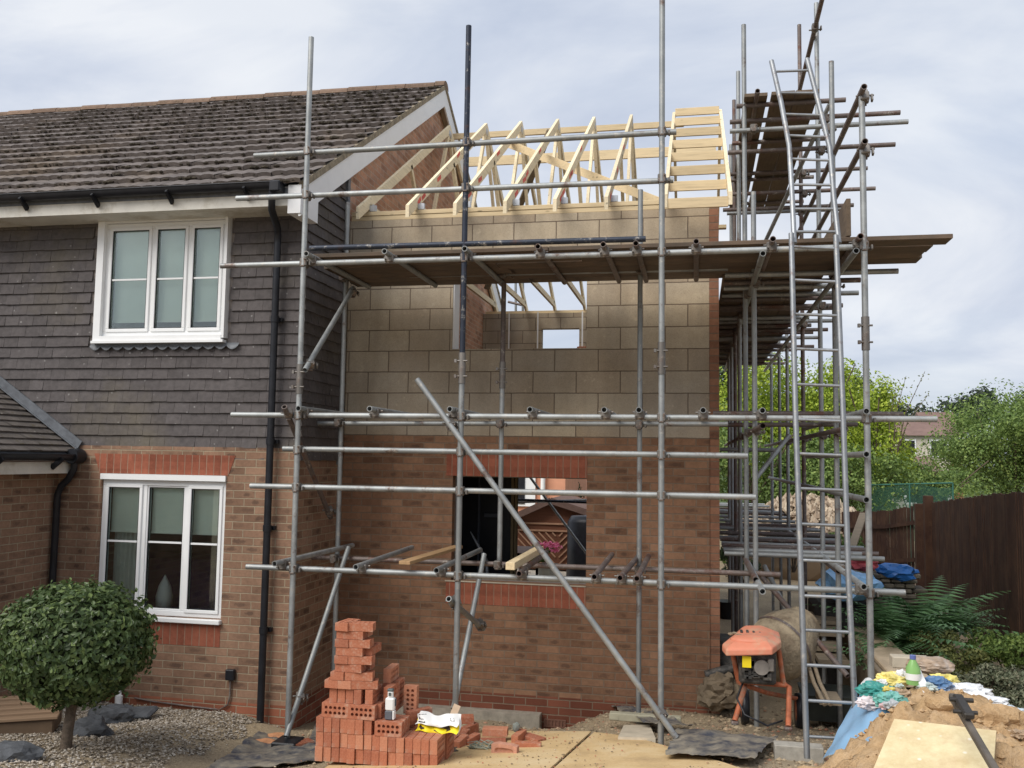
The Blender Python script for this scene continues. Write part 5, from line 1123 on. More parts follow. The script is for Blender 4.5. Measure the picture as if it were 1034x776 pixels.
# stone retaining wall under the fence
stm=NT('garden stone'); r=stm.island(); n=stm.noise(stm.pos(),20,4); stn=stm.out(stm.mix(.4,stm.ramp(r,[(0,(.06,.05,.038)),(.5,(.13,.105,.075)),(1,(.22,.185,.14))]),stm.ramp(n,[(.3,(.08,.07,.055)),(.7,(.3,.26,.2))])),.9,n,.5)
g=MB(); a,b=at(862,655,Y=11.0),at(884,640,Y=11.0); zt=at(900,585,Y=11).z
z=.0
while z<zt:
    x=a.x-.3; h=random.uniform(.045,.075)
    while x<b.x+.45:
        l=random.uniform(.08,.24); y=11+random.uniform(-.03,.03)+.25*(x-a.x); g.box((x,y,z),(x+l-.01,y+.35,z+h-.008),bev=.012); x+=l
    z+=h
tag(g.build('stone_wall',stn),'low dry stone retaining wall behind the ferns','wall')
g=MB(); q=at(905,577,Y=11.15); g.blob((q.x,11.2,zt+.06),(.22,.16,.10),5,.35,2,3); tag(g.build('blue_bag',plain('blue plastic',(.03,.14,.42),.35,.2)),'bright blue plastic bag lying on the stone wall by the fence','bag')
g=MB(); q=at(858,592,Y=10.4); g.blob((q.x,10.5,q.z),(.30,.3,.16),6,.4,2,3); tag(g.build('blue_sheet',plain('pale blue plastic',(.22,.42,.66),.4,.2)),'pale blue plastic bag of rubble behind the ladder tubes','bag')
g=MB(); q=at(872,572,Y=10.8); g.blob((q.x,10.9,q.z+.02),(.16,.15,.08),7,.4,2,3); tag(g.build('red_rag',plain('red rag',(.4,.08,.09),.8,.3)),'small red and white rag beside the blue bag','rag')
g=MB(); q=at(862,622,Y=10.6); g.box((q.x-.4,10.6,.1),(q.x+.22,11.3,q.z+.12),bev=.05); tag(g.build('dark_crate',plain('dark debris',(.03,.028,.026),.7,.4)),'dark crate of debris below the pale blue bag','crate')
# ============================================================ fence
def fence(name,pts,label,gap=.0,w=.11,h=1.85,posts=(),mat=M['fence'],rail=True):
    f=thing(name,label,'fence',Vector((pts[0][0],pts[0][1],0))); g=MB(); rnd=random.Random(5)
    for a,b in zip(pts,pts[1:]):
        a,b=Vector(a),Vector(b); L=(Vector((b.x,b.y,0))-Vector((a.x,a.y,0))).length; n=int(L/(w+gap)); d=(b-a)/L; dn=Vector((-d.y,d.x,0))
        for i in range(n):
            s=(i+.5)*L/n; p=a+d*s; top=p.z+rnd.uniform(-.012,.012); g.bar((p.x,p.y,top-h),(p.x,p.y,top),w*.98,.016,dn+Vector((d.x,d.y,0))*.1*rnd.uniform(-1,1))
    g.build('slats',mat,f)
    if rail:
        g=MB()
        for a,b in zip(pts,pts[1:]):
            a,b=Vector(a),Vector(b); dn=Vector((-(b-a).y,(b-a).x,0)).normalized()*(.04 if gap else -.04)
            for dz in(-.3,-.95,-1.6): g.bar(a+dn+Vector((0,0,dz)),b+dn+Vector((0,0,dz)),.04,.07)
        g.build('rail',mat,f)
    for p in posts: MB().box((p[0]-.07,p[1]-.07,p[2]-2.1),(p[0]+.07,p[1]+.07,p[2]+.02),bev=.006).build('post',mat,f)
    return f
f0=at(1130,497,D=7.5); f1=at(994,500,D=11.3); f2=at(941,508,D=15.5)
fence('garden_fence',[f0,at(1034,497,D=9.3),f1,f2],'tall dark brown close boarded fence behind the shrubs on the right',posts=(at(937,502,D=15.6),))
fence('picket_fence',[at(930,510,D=16),at(895,516,D=17.2),at(850,517,D=19)],'gappy dark brown fence of narrow slats behind the blue bag',gap=.022,w=.09,posts=(at(928,510,D=15.9),))
g=MB(); a,b=at(858,560,D=14),at(872,519,D=15.5); g.bar(a,b,.12,.04); tag(g.build('leaning_post',M['oldwood']),'pale timber leaning against the gappy fence','timber')
# ============================================================ plants
def fern(c,n,size,seed,label):
    rnd=random.Random(seed); g=MB()
    for i in range(n):
        a=rnd.uniform(0,6.28); el=rnd.uniform(.5,1.2); L=size*rnd.uniform(.7,1.1); pts=[]; d=Vector((math.cos(a),math.sin(a),0)); S=16
        for k in range(S+1):
            s=k/S; pts.append(Vector(c)+d*L*(s*math.cos(el)+.25*s*s)+Vector((0,0,L*(s*math.sin(el)-.45*s*s))))
        side=Vector((-d.y,d.x,0))
        for k in range(1,S):
            w_=L*.20*math.sin(math.pi*min(1,(k/S)**.6))*(1-.3*k/S); p=pts[k]; fwd=(pts[k+1]-pts[k])
            for sg in(-1,1):
                tip=p+side*sg*w_+fwd*.7-Vector((0,0,w_*.25)); g.add([p-fwd*.25,tip,p+fwd*.4],[(0,1,2)])
    return tag(g.build('fern',M['leaf_fern'],),label,'fern')
def ground_at(px_,py,D): q=at(px_,py,D=D); return q
for i,(a,b,D,s,lab) in enumerate(((905,655,9.3,1.05,'large fern nearest the retaining board'),(940,645,9.8,1.2,'tall fern in the middle of the bed against the fence'),(893,680,8.6,.6,'low fern beside the plank coping'),(968,640,10.5,.7,'small fern at the foot of the fence'))): fern(at(a,b,D=D),34,s,i,lab)
def shrub(name,px_,py,D,rad,n,size,mat,label,seed,lobes=14,cat='shrub',asp=.55,shell=.7):
    q=at(px_,py,D=D); o=thing(name,label,cat,(q.x,q.y,q.z-rad[2])); crown(q,rad,n,size,seed,lobes,shell,asp).build('foliage',M[mat],o)
    g=MB(); rnd=random.Random(seed+50)
    for i in range(7): g.path([(q.x+rnd.uniform(-.1,.1)*rad[0],q.y,q.z-rad[2]*1.3),(q.x+rnd.uniform(-.6,.6)*rad[0],q.y+rnd.uniform(-.5,.5)*rad[1],q.z+rnd.uniform(-.2,.6)*rad[2])],[.03*rad[2],.008],5)
    g.build('stem',M['bark'],o); return o
shrub('shrub',958,664,9.0,(.5,.4,.28),6500,.035,'leaf_olive','low olive green shrub in front of the tall fern',11)
shrub('shrub',1005,692,8.0,(.46,.4,.30),6500,.034,'leaf_grey','grey green small leaved shrub at the lower right',12)
shrub('shrub',1018,655,9.2,(.5,.4,.26),5000,.04,'leaf_mid','green shrub between the olive shrub and the right frame edge',13)
shrub('shrub',930,690,8.9,(.40,.3,.22),2600,.04,'leaf_dark','dark green undergrowth behind the rubbish heap',14)
shrub('shrub',985,735,7.6,(.3,.3,.2),1000,.035,'leaf_dark','dark low plant at the right behind the spoil heap',16)
def bigtree(name,px_,py,D,rad,n,size,mat,label,seed,lobes=40,trunk=True,asp=.6):
    q=at(px_,py,D=D); o=thing(name,label,'tree',(q.x,q.y,-.2)); crown(q,rad,n,size,seed,lobes,.8,asp).build('crown',M[mat],o)
    g=MB(); rnd=random.Random(seed); g.path([(q.x,q.y,-.3),(q.x+.1,q.y,q.z*.4),(q.x,q.y,q.z)],[.2*rad[2]/3,.15*rad[2]/3,.06],8)
    for i in range(12):
        h=rnd.uniform(.3,.95); g.path([(q.x,q.y,q.z*h),(q.x+rnd.uniform(-.8,.8)*rad[0],q.y+rnd.uniform(-.7,.7)*rad[1],q.z+rnd.uniform(-.3,.7)*rad[2])],[.06*rad[2]/3,.015],5)
    g.build('trunk',M['bark'],o); return o
bigtree('lime_tree',800,425,25,(2.9,2.2,2.3),34000,.095,'leaf_lime','bright yellow green tree seen through the side scaffolding',21,46)
bigtree('tree',880,455,23,(1.1,1.2,2.1),11000,.085,'leaf_lime','slender bright green tree just right of the long ladder',22,22)
bigtree('tree',1024,450,27,(2.6,2.2,1.9),38000,.085,'leaf_mid','big bushy green tree above the fence at the right',23,60)
bigtree('tree',1085,440,29,(2.2,2.2,2.3),16000,.10,'leaf_mid','tall green tree cut by the right edge of the photo',24,40)
bigtree('tree',738,400,33,(1.6,1.6,3.4),7000,.14,'leaf_dark','dark tree behind the bright one, close to the wall corner',25,24)
bigtree('tree',755,470,22,(2.2,1.5,1.6),15000,.085,'leaf_mid','mid green bush under the bright tree near the wall corner',26,30)
bigtree('tree',850,480,22,(2.2,1.5,1.2),15000,.08,'leaf_mid','mid green bush behind the ladder above the heap of stones',27,30)
bigtree('tree',925,482,24,(2.0,1.4,.75),11000,.08,'leaf_mid','low green bush above the gappy fence',28,24)
# wispy stems against the sky
g=MB(); rnd=random.Random(9)
wt=thing('sapling','thin wispy sapling reaching above the distant roofs','tree',at(905,470,D=22))
gl_=MB()
for (a,b,c,d_) in((903,470,934,375),(902,465,915,380),(905,460,938,398),(900,470,905,392)):
    p,q=at(a,b,D=22),at(c,d_,D=22); m_=p.lerp(q,.5)+Vector((-.1,0,.1)); g.path([p,m_,q],[.02,.012,.004],5)
    for i in range(60):
        t_=rnd.random(); c_=(p.lerp(m_,t_*2) if t_<.5 else m_.lerp(q,t_*2-1))+Vector((rnd.uniform(-.14,.14),rnd.uniform(-.1,.1),rnd.uniform(-.1,.1))); leaf_quad(gl_,c_,Vector((rnd.uniform(-1,1),-1,rnd.uniform(-1,1))),.06,rnd)
g.build('stem',M['bark'],wt); gl_.build('foliage',M['leaf_olive'],wt)
# stones heap and pots further back
g=MB(); q=at(815,522,D=20)
rnd=random.Random(3)
for i in range(2600):
    a=rnd.uniform(-1,1); b=rnd.uniform(-1,1); hgt=max(0,1-(a*a+b*b)); s=rnd.uniform(.04,.10); g.add([(q.x+a*1.7+vx*s*rnd.uniform(.7,1.3),q.y+b*1.2+vy*s,q.z-.5+hgt*1.0*rnd.uniform(.8,1)+vz*s) for vx,vy,vz in OCT],OF)
g.blob((q.x,q.y,q.z-.8),(1.5,1.0,.9),1,.1,1,3); t=NT('rubble stone'); tag(g.build('stone_heap',t.out(t.ramp(t.island(),[(0,(.22,.16,.11)),(.5,(.42,.33,.24)),(1,(.58,.49,.37))]),.95)),'pale heap of stones behind the side scaffolding','stone heap')
g=MB(); q=at(734,592,Y=15.); g.lathe([(.13,0),(.17,.28),(.18,.30)],Matrix.Translation((q.x,15,.1)),16); tag(g.build('plant_pot',M['blackp']),'black plant pot just beyond the wall corner','pot')
for i,(a,b,Y) in enumerate(((750,572,17),(736,560,19),(800,556,15),(845,560,15.5))): shrub('shrub',a,b-6,Y,(.5,.4,.35),1800,.06,'leaf_mid' if i%2 else 'leaf_dark',['low green plant behind the pot by the wall corner','low plant at the far end of the side wall','small green plant under the far scaffold tubes','small dark plant left of the gappy fence'][i],40+i,8)
# tennis style green netting
g=MB(); a,b=at(878,490,D=21),at(962,488,D=21); 
net=NT('green netting'); net.b.inputs['Alpha'].default_value=.55; net.out((.03,.10,.07),.8)
nf=thing('net_screen','dark green netting stretched between posts beyond the fence','netting',(a.x,a.y,0)); g.grid(lambda u,v:Vector((a.x+(b.x-a.x)*u,a.y+(b.y-a.y)*u,a.z-1.3*v-.04*math.sin(u*9))),12,2); g.build('net',net.m,nf)
g=MB(); g.tube(a,b,.02,6,False); 
for u in(0,.48,1): p=a.lerp(b,u); g.tube((p.x,p.y,p.z-1.8),(p.x,p.y,p.z),.02,6,False)
g.build('post',plain('green post',(.04,.13,.10),.6),nf)
# ============================================================ far houses and wood
roofr=plain('far brown roof tiles',(.20,.13,.11),.9,.15,1.5,.2); farw=plain('far cream wall',(.55,.5,.42),.9,.06); farb=plain('far brick',(.42,.19,.12),.9,.12)
def farhouse(x0p,x1p,yr,ye,yb,D,label,wall,rz=0,dep=8):
    a,b=at(x0p,ye,D=D),at(x1p,ye,D=D); zr=at(x0p,yr,D=D+dep*.4).z; ze=a.z; zb=min(at(x0p,yb,D=D).z,-1)
    h=thing('house',label,'house',(a.x,a.y,0)); Y0,Y1=a.y,a.y+dep
    g=MB(); g.box((a.x+.3,Y0+.3,zb),(b.x-.3,Y1-.3,ze)); g.build('wall',wall,h)
    g=MB(); m_=(Y0+Y1)/2; g.prism([(a.x,Y0,ze-.05),(a.x,m_,zr),(a.x,Y1,ze-.05)],(b.x-a.x,0,0)); g.build('roof',roofr,h,fix=True)
    n=max(2,int((b.x-a.x)/3.2))
    for i in range(n):
        xx=a.x+(b.x-a.x)*(i+.5)/n; g=MB(); g.box((xx-.6,Y0+.22,ze-1.5),(xx+.6,Y0+.3,ze-.3)); w_=g.build('window',M['upvc'],h); g=MB(); g.box((xx-.5,Y0+.2,ze-1.4),(xx+.5,Y0+.218,ze-.4)); g.build('pane',M['blackp'],w_)
    return h
farhouse(900,962,423,439,470,62,'distant house with a brown roof and cream wall beyond the trees',farw)
farhouse(938,975,416,438,470,70,'distant brown roofed house behind the cream walled one',farb)
farhouse(920,952,461,475,500,40,'low brown roof in front of the distant houses',farw,dep=5)
wd=MB(); rnd=random.Random(77)
for i in range(34):
    x=-60+i*7+rnd.uniform(-2,2); cgm=crown((x*1.0+10,150+rnd.uniform(-10,20),9+rnd.uniform(0,3)),(6,4,6),1500,.8,i,6,.8); wd.add(cgm.v,cgm.f)
tag(wd.build('far_wood',M['leaf_far'],local=True),'dark line of distant woodland along the horizon','wood',kind='stuff')
# ============================================================ seen through the lower opening
DY=21.
sh=thing('garden_shed','brown shed with chevron boarded doors seen through the lower opening','shed',at(556,560,Y=DY)); shm=woodmat('shed wood',(.20,.085,.05),0,.3,False)
a=at(521,524,Y=DY);b=at(606,524,Y=DY);rp=at(557,508,Y=DY); zb_=at(556,575,Y=DY).z
g=MB(); g.prism([(a.x,DY,zb_),(b.x,DY,zb_),(b.x,DY,a.z),(rp.x,DY,rp.z),(a.x,DY,a.z)],(0,2.5,0)); g.build('walls',shm,sh,fix=True)
g=MB(); 
for e in(a,b): d_=Vector((e.x-rp.x,0,e.z-rp.z)); g.bar((rp.x,DY-.15,rp.z+.06),(e.x+d_.x*.15,DY-.15,e.z+.06+d_.z*.15),.10,.14,(0,1,0) if False else (0,0,1)); g.prism([(rp.x,DY-.12,rp.z+.04),(rp.x,DY-.12,rp.z+.11),(e.x+d_.x*.15,DY-.12,e.z+.11+d_.z*.15),(e.x+d_.x*.15,DY-.12,e.z+.04+d_.z*.15)],(0,2.8,0))
g.build('roof',plain('shed felt',(.16,.10,.08),.9),sh,fix=True)
g=MB(); pale=plain('pale batten',(.42,.24,.15),.7)
zt1=at(556,529,Y=DY).z; 
zl_,zh_=zb_+.12,zt1-.2; rp2=(a.x+b.x)/2
for side in(-1,1):
    for k in range(-6,9):
        x0_=rp2+side*.04; zz=zl_+k*.16
        # 45 degree battens rising away from the centre, clipped to the door panel
        w_=abs((a.x if side<0 else b.x)-x0_)-.06; s0,s1=max(0,zl_-zz),min(w_,zh_-zz)
        if s1>s0+.05: g.bar((x0_+side*s0,DY-.02,zz+s0),(x0_+side*s1,DY-.02,zz+s1),.02,.03)
g.bar((a.x,DY-.02,zt1),(b.x,DY-.02,zt1),.03,.04); g.bar((a.x,DY-.02,zt1-.16),(b.x,DY-.02,zt1-.16),.03,.04); g.build('chevron_batten',pale,sh)
# covered object
a=at(571,528,Y=19.8);b=at(612,528,Y=19.8); g=MB(); mid=(a.x+b.x)/2; rw=(b.x-a.x)/2; z0_,z1_=at(580,590,Y=19.8).z,at(580,521,Y=19.8).z
g.lathe([(rw*1.05,z0_),(rw*1.0,z0_+.5),(rw,z1_-.15),(rw*.8,z1_-.02),(.01,z1_)],Matrix.Translation((mid,20.1,0)),22); tag(g.build('covered_barbecue',M['blackp']),'tall round thing under a black cover seen through the lower opening','cover')
# raised patio with flowers and table
g=MB(); pz=at(560,577,Y=21.0).z; g.box((-5,16.2,-.4),(1.2,24,pz-.0)); tag(g.build('patio',plain('pale patio slabs',(.62,.56,.46),.9,.1,3,.2)),kind='structure')
q=at(553,565,Y=19.4); pt=thing('flower_pot','pot of pink flowers standing in front of the shed','flower pot',(q.x,19.4,pz)); g=MB(); g.lathe([(.15,pz),(.24,pz+.25),(.26,pz+.34)],Matrix.Translation((q.x,19.4,0)),18); g.build('pot',plain('stone pot',(.35,.33,.28),.9),pt)
qc=at(550,558,Y=19.4); crown(qc,(.46,.3,.2),1500,.09,5,8,.7).build('foliage',M['leaf_mid'],pt); crown(qc+Vector((0,-.05,.13)),(.46,.28,.13),240,.06,6,10,.6,.9).build('flowers',plain('pink petals',(.85,.22,.38),.6),pt)
g=MB(); a=at(500,560,Y=12.4);b=at(538,560,Y=12.4); zt=at(518,560,Y=12.4).z; g.box((a.x,12.2,zt),(b.x,13.2,zt+.04),bev=.006)
tbl=thing('workbench','dark low bench standing inside the new room','bench',((a.x+b.x)/2,12.6,.22)); g.build('top',M['blackp'],tbl)
for x in(a.x+.06,b.x-.06):
    for y in(12.3,13.1): MB().tube((x,y,.2),(x,y,zt),.02,8,False).build('leg',M['blackp'],tbl)
g=MB(); P_=[at(475,537,Y=10.2),at(482,550,Y=10.2),at(491,567,Y=10.2),at(492,590,Y=10.2)]; g.path(P_,[.006,.02,.028,.03],8); tag(g.build('conduit',M['ladder']),'curved grey conduit inside the lower opening','pipe')
# neighbour houses beyond
nh=thing('neighbour_house','orange brick neighbour house with white pipe behind the shed','house',at(540,540,Y=30)); a,b=at(500,470,Y=30),at(571,470,Y=30); g=MB(); g.box((a.x,30,-.5),(b.x,36,4.75)); g.build('wall',plain('orange brick far',(.62,.30,.19),.9,.1,3),nh)
g=MB(); q=at(530,490,Y=29.9); g.box((q.x-.35,29.9,q.z-.7),(q.x+.35,29.98,q.z+.5)); w_=g.build('window',M['upvc'],nh); g=MB(); g.box((q.x-.28,29.87,q.z-.62),(q.x+.0,29.899,q.z+.42)); g.build('pane',M['blackp'],w_)
q=at(548,490,Y=29.8); MB().tube((q.x,29.85,0),(q.x,29.85,6),.08,8,False).build('downpipe',M['upvc'],nh)
nh2=thing('neighbour_house','low brick house with red tiled roof seen right of the shed','house',at(585,500,Y=40)); a,b=at(576,497,Y=40),at(640,497,Y=40); g=MB(); g.box((a.x,40,-.5),(b.x,46,at(580,495,Y=40).z)); g.build('wall',farb,nh2); g=MB(); za=at(580,495,Y=40).z; g.prism([(a.x-.3,39.7,za),(a.x-.3,43,za+1.6),(a.x-.3,46.3,za)],(b.x-a.x,0,0)); g.build('roof',plain('salmon tiles',(.45,.22,.17),.9),nh2,fix=True)
g=MB(); a,b=at(560,512,Y=27),at(640,512,Y=27); g.box((a.x,27,0),(b.x,27.2,a.z)); tag(g.build('white_wall',M['white']),'white garden wall behind the shed on the right','wall')
shrub('shrub',567,486,34,(1.0,.8,1.2),1500,.15,'leaf_dark','dark bush between the two neighbour houses',60)
# scaffold tubes at the back of the extension
bs=thing('rear_scaffolding','steel scaffold tubes crossing behind the far side of the extension','scaffolding',(-1.5,16.6,0))
def T2(p,Yp,q,Yq,mat='galv'): T('tube',at(*p,Y=Yp),at(*q,Y=Yq),mat,parent=bs)
T2((500,504),16.6,(604,508),16.6,'dark'); T2((500,508),17.2,(604,505),17.2,'galv'); T2((530,475),16.8,(602,572),16.8); T2((523,270),16.6,(524,345),16.6) if False else None
T2((520.5,255),17.2,(521,335),17.2); T2((528,250),16.6,(528,335),16.6); T2((513,305),17.,(530,309),17.,'rusty')
# ============================================================ spoil and rubbish heap, lower right
hc=at(960,760,Y=5.1)
t=NT('orange sand'); p=t.pos(); n=t.noise(p,5,7,.7); f=t.noise(p,60,4,.7); cc=t.ramp(n,[(.3,(.30,.17,.07)),(.5,(.52,.34,.17)),(.72,(.60,.44,.28))]); sandm=t.out(t.mix(.3,cc,t.ramp(f,[(.3,(.25,.16,.09)),(.7,(.68,.5,.32))])),.95,t.math('ADD',n,f),.8,.02)
HPX,HPY=at(960,740,Y=5.3).x,5.2
BP4=[at(872,800,D=4.5),at(1000,812,D=4.25),at(1006,738,D=4.75),at(903,726,D=5.0)]
CP=[(*at(a_,b_,D=d_),) for a_,b_,d_ in((905,703,5.75),(930,700,5.75),(950,701,5.65),(972,706,5.5),(992,717,5.35),(1012,732,5.2),(1030,748,5.0),(1034,790,4.6),(1016,762,4.75),(1012,790,4.4),(890,716,5.5),(915,716,5.35),(955,722,5.15),(985,729,5.0))]
for u_ in(0,.33,.66,1):
    for v_ in(0,.33,.66,1): p_=BP4[0].lerp(BP4[1],u_).lerp(BP4[3].lerp(BP4[2],u_),v_); CP.append((p_.x,p_.y,p_.z-.05))
for a_,b_,d_ in((834,782,5.9),(855,768,5.65),(875,755,5.45),(885,738,5.5),(868,716,6.1),(865,776,5.2),(845,790,5.2)): p_=at(a_,b_,D=d_); CP.append((p_.x,p_.y,p_.z-.03))
for k_ in range(26):
    a_=k_*math.pi*2/26; x_=HPX+(1.6 if math.cos(a_)>0 else .88)*math.cos(a_); y_=HPY-.1+1.55*math.sin(a_); CP.append((x_,y_,gh(x_,y_)-.04))
def heap(x,y):
    w_=0;z_=0
    for c_ in CP:
        d_=((x-c_[0])**2+(y-c_[1])**2+.002)**1.7; w_+=1/d_; z_+=c_[2]/d_
    z=z_/w_
    inb=inpoly(x,y,[(p.x,p.y) for p in BP4])
    k=0 if inb else 1
    dx_=x-HPX; e_=math.hypot(dx_/(1.6 if dx_>0 else .92),(y-HPY+.1)/1.6); z=z+(gh(x,y)-.08-z)*smooth(.82,1.0,e_); k*=1-smooth(.85,1.,e_)
    return z+k*(.05*fbm(x,y,3.5,2)+.055*fbm(x,y,11,2)+.02*fbm(x,y,26,5)+.04*abs(noise.noise(Vector((x*7,y*7,3)))))
g=MB(); nx_=90; g.grid(lambda u,v:Vector((HPX-1.5+3*u,HPY-1.65+3.2*v,heap(HPX-1.5+3*u,HPY-1.65+3.2*v))),nx_,nx_); rnd=random.Random(31)
for i in range(1600):
    x,y=HPX+rnd.uniform(-1,1.7),HPY+rnd.uniform(-1.5,1.4)
    if inpoly(x,y,[(p.x,p.y) for p in BP4]) and rnd.random()>.05: continue
    s_=rnd.choice([.006,.008,.01,.014,.022]); z=heap(x,y)+s_*.3
    if z<gh(x,y)+.01: continue
    g.add([(x+vx*s_*rnd.uniform(.7,1.4),y+vy*s_*rnd.uniform(.7,1.3),z+vz*s_*.8) for vx,vy,vz in OCT],OF)
tag(g.build('sand_heap',sandm),'big heap of orange sandy spoil at the lower right corner','sand heap')
# sand lumps
for i,(a,b,s_) in enumerate(((950,715,.06),(1000,745,.09),(1012,752,.08),(1025,768,.07),(870,768,.05),(820,776,.06),(978,715,.06))):
    q=at(a,b,D=5.2); z=heap(q.x,q.y); g=MB(); g.blob((q.x,q.y,z+s_*.3),(s_*1.4,s_,s_*.8),i,.4,2,2); tag(g.build('soil_lump',sandm),['soil lump high on the heap left of the metal bar','large soil lump right of the pale board','second soil lump right of the pale board','dark soil lump in the bottom right corner','soil lump at the left foot of the heap','soil lump by the concrete block','soil lump on the crest behind the metal bar'][i],'soil lump','lumps of soil on the heap')
# pale board
P4=BP4
t=NT('pale sheet board'); n=t.noise(t.pos(),9,6,.7); v=t.voro(t.pos(),14); cc=t.ramp(n,[(.3,(.56,.44,.24)),(.7,(.74,.64,.40))]); cc=t.mix(t.ramp(t.noise(t.pos(),4,7,.75),[(.5,0.),(.66,.7)]),cc,(.55,.40,.24)); cc=t.mix(t.ramp(v,[(.08,.7),(.18,0.)]),cc,(.82,.78,.68)); bm_=t.out(cc,.8,n,.3,.004)
nrm=(P4[1]-P4[0]).cross(P4[3]-P4[0]).normalized(); nrm=nrm if nrm.z>0 else -nrm
g=MB(); g.add(P4+[p-nrm*.018 for p in P4],[(0,1,2,3),(7,6,5,4),(0,4,5,1),(1,5,6,2),(2,6,7,3),(3,7,4,0)]); tag(g.build('sheet_board',bm_,fix=True),'pale yellow board lying flat on the front of the sand heap','board')
# rusty metal bar with bracket
a,b=at(961,703,D=4.7),at(1018,800,D=3.9); mbar=thing('metal_bar','dark metal bar with a bracket leaning over the pale board','bar',b); g=MB(); g.bar(a,b,.032,.036,bev=.006); g.build('bar',plain('dark bar',(.11,.095,.08),.6,.3),mbar)
g=MB(); c=a.lerp(b,.16); d_=(b-a).normalized(); g.bar(c-d_*.06+Vector((0,-.03,.04)),c+d_*.14+Vector((0,-.03,.04)),.05,.035,bev=.008); g.tube(c+Vector((-.05,-.02,.05)),c+Vector((.06,-.02,.05)),.012,8,False); g.tube(c+d_*.1+Vector((-.06,-.02,.04)),c+d_*.1+Vector((.05,-.02,.04)),.010,8,False); g.build('bracket',plain('bracket steel',(.06,.055,.05),.5,.3,metal=.5),mbar)
# blue sheet
P4=[at(826,774,D=5.85),at(880,752,D=5.4),at(908,722,D=5.5),at(868,700,D=6.2)]
def bs_(u,v):
    a_=P4[0].lerp(P4[1],u);b_=P4[3].lerp(P4[2],u);c_=a_.lerp(b_,v); return c_+Vector((0,0,.05*math.sin(math.pi*u)+.018*noise.noise(Vector((u*5+v*3,v*5,0)))+.012*math.sin(u*9-v*7)))
g=MB(); g.grid(bs_,26,26); tag(g.build('blue_tarp',plain('light blue plastic',(.24,.42,.62),.35,.12,4,.1)),'light blue plastic sheet sliding down the left of the heap','tarp')
# rubbish on top
def rub(name,px_,py,D,s_,colr,label,cat,seed,amp=.4,rough_=.4,sub=3):
    av=sum(colr)/3; colr=tuple(.8*v+.2*av for v in colr)
    q=at(px_,py,D=D); g=MB(); g.blob(q,s_,seed,amp,2.6,4); tag(g.build(name,plain(label[:20]+str(seed),colr,rough_,.3,16,.3,dirt=tuple(.5*v+.25 for v in colr))),label,cat)
rub('plastic_bag',901,687,5.9,(.10,.08,.05),(.75,.62,.12),'yellow plastic bag on the left of the rubbish','bag',1); rub('plastic_bag',885,698,5.8,(.11,.07,.05),(.02,.28,.24),'teal crumpled netting under the yellow bag','netting',2); rub('plastic_bag',899,708,5.6,(.09,.06,.05),(.10,.40,.34),'green teal plastic wrap right below the teal netting','wrap',3)
rub('plastic_bag',880,710,5.75,(.09,.07,.04),(.68,.60,.62),'pinkish white crumpled paper at the edge of the blue sheet','paper',4); rub('plastic_bag',906,716,5.5,(.045,.04,.035),(.72,.60,.10),'small yellow scrap at the corner of the pale board','scrap',5); rub('plastic_bag',910,685,5.9,(.05,.05,.05),(.72,.72,.70),'white crumpled bag left of the green bottle','bag',6)
rub('plastic_bag',945,692,5.9,(.10,.07,.05),(.06,.18,.38),'blue bag right of the green bottle','bag',7); rub('plastic_bag',953,687,6.0,(.09,.06,.04),(.78,.66,.10),'yellow bag lying over the blue one','bag',8); rub('plastic_bag',975,698,5.9,(.14,.10,.05),(.72,.74,.76),'large white plastic sheet on the crest of the heap','sheet',9); rub('plastic_bag',998,708,5.7,(.12,.06,.03),(.72,.74,.76),'white plastic strip running down right of the crest','sheet',10,.3); rub('plastic_bag',1021,722,5.4,(.07,.06,.05),(.50,.60,.68),'pale blue crumpled bag at the right edge','bag',12)
rub('cement_sack',940,672,6.4,(.16,.10,.06),(.36,.25,.16),'brown paper sack folded behind the green bottle','sack',11,.15)
rnd=random.Random(12); names_=['white','yellow','teal','pale blue','clear','brown','pink','silver']; cols_=[(.7,.7,.68),(.62,.5,.12),(.06,.28,.25),(.25,.38,.52),(.45,.52,.5),(.36,.26,.17),(.6,.42,.42),(.4,.42,.43)]
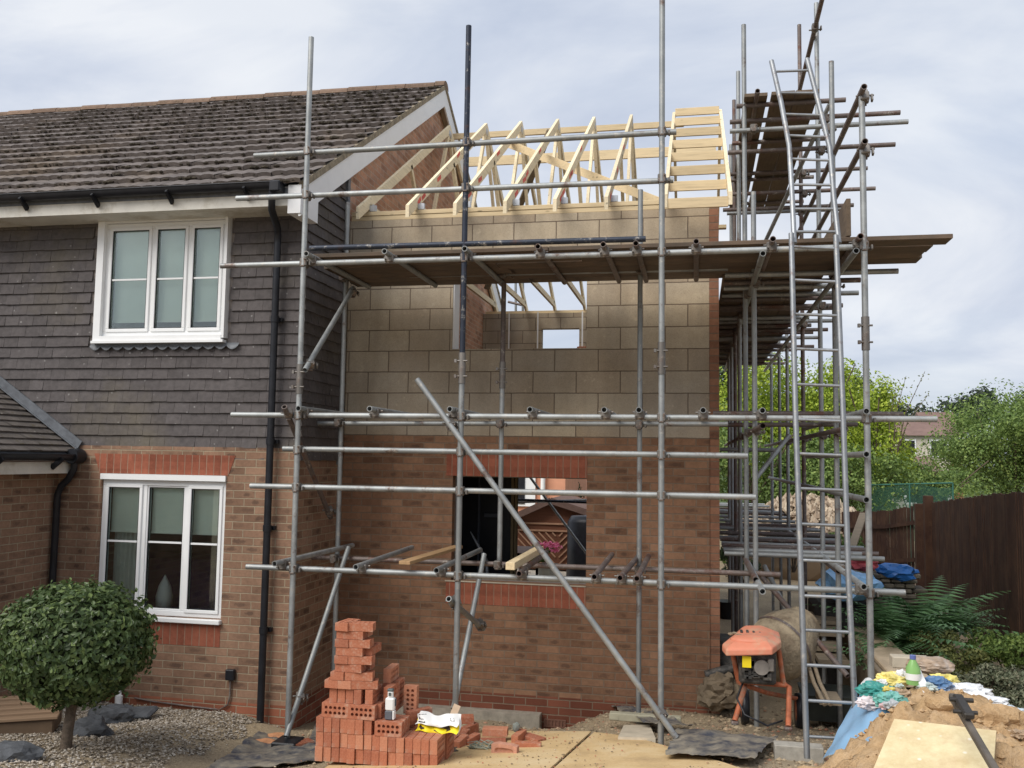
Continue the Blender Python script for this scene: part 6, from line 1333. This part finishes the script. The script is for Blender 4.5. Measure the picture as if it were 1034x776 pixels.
for i,(px_,py,D) in enumerate(((892,690,5.85),(897,697,5.75),(888,704,5.7),(903,701,5.65),(908,693,5.8),(914,700,5.6),(893,713,5.55),(901,712,5.5))):
    sx=rnd.uniform(.025,.05); q=at(px_,py,D=D); g=MB(); g.blob(q,(sx,sx*.8,sx*.6),i+30,.6,2,3); tag(g.build('packaging_scrap',plain('scrap '+str(i),cols_[i],.35,.25,20,.3)),f'small {names_[i]} scrap of packaging among the rubbish left of the green bottle','packaging')
for i,(px_,py,D,cn,lab) in enumerate(((986,712,5.45,7,'silver scrap on the right shoulder of the heap'),(1008,722,5.3,0,'white scrap right of the silver one on the heap'),(1016,733,5.2,5,'brown torn sack on the right slope of the heap'),(1028,742,5.05,5,'brown crumpled sack touching the right frame edge'),(968,704,5.6,3,'pale blue scrap beside the metal bar bracket'),(936,694,5.75,4,'clear plastic scrap between green bottle and blue bag'))):
    q=at(px_,py,D=D); g=MB(); sx=.06; g.blob(q,(sx,sx*.7,sx*.4),i+60,.6,2.4,4); tag(g.build('packaging_scrap',plain('scrap r'+str(i),cols_[cn],.35,.25,20,.3)),lab,'packaging')
q=at(922,678,D=5.8); bo=thing('bottle','green plastic bottle with a blue cap upright on the rubbish','bottle',q); Mq=Matrix.Translation(q+Vector((0,0,-.08)))
g=MB(); g.lathe([(.042,0),(.045,.04),(.044,.10),(.02,.145),(.016,.155)],Mq,16); g.build('body',plain('green plastic',(.22,.42,.14),.3,.1),bo); g=MB(); g.lathe([(.019,.156),(.019,.18)],Mq,12); g.build('cap',plain('blue cap',(.12,.16,.40),.4),bo); g=MB(); g.lathe([(.0465,.03),(.0465,.07)],Mq,16,False); g.build('label',wht,bo)
q=at(876,692,D=6.1); g=MB(); g.tube(q+Vector((-.02,-.05,0)),q+Vector((.02,.07,0)),.035,14,True); tag(g.build('plastic_tub',M['white']),'small white pipe end lying at the left end of the rubbish','pipe')
g=MB(); a,b=at(924,674,D=5.85),at(936,700,D=5.7); g.bar(a,b,.05,.012); tag(g.build('white_strip',M['white']),'white plastic strip leaning beside the green bottle','strip')
g=MB(); q=at(925,669,D=6.6); g.box((q.x-.16,q.y,q.z-.05),(q.x+.1,q.y+.12,q.z+.03),bev=.006); tag(g.build('timber_block',slab),'pale cut block resting behind the brown sack','block')
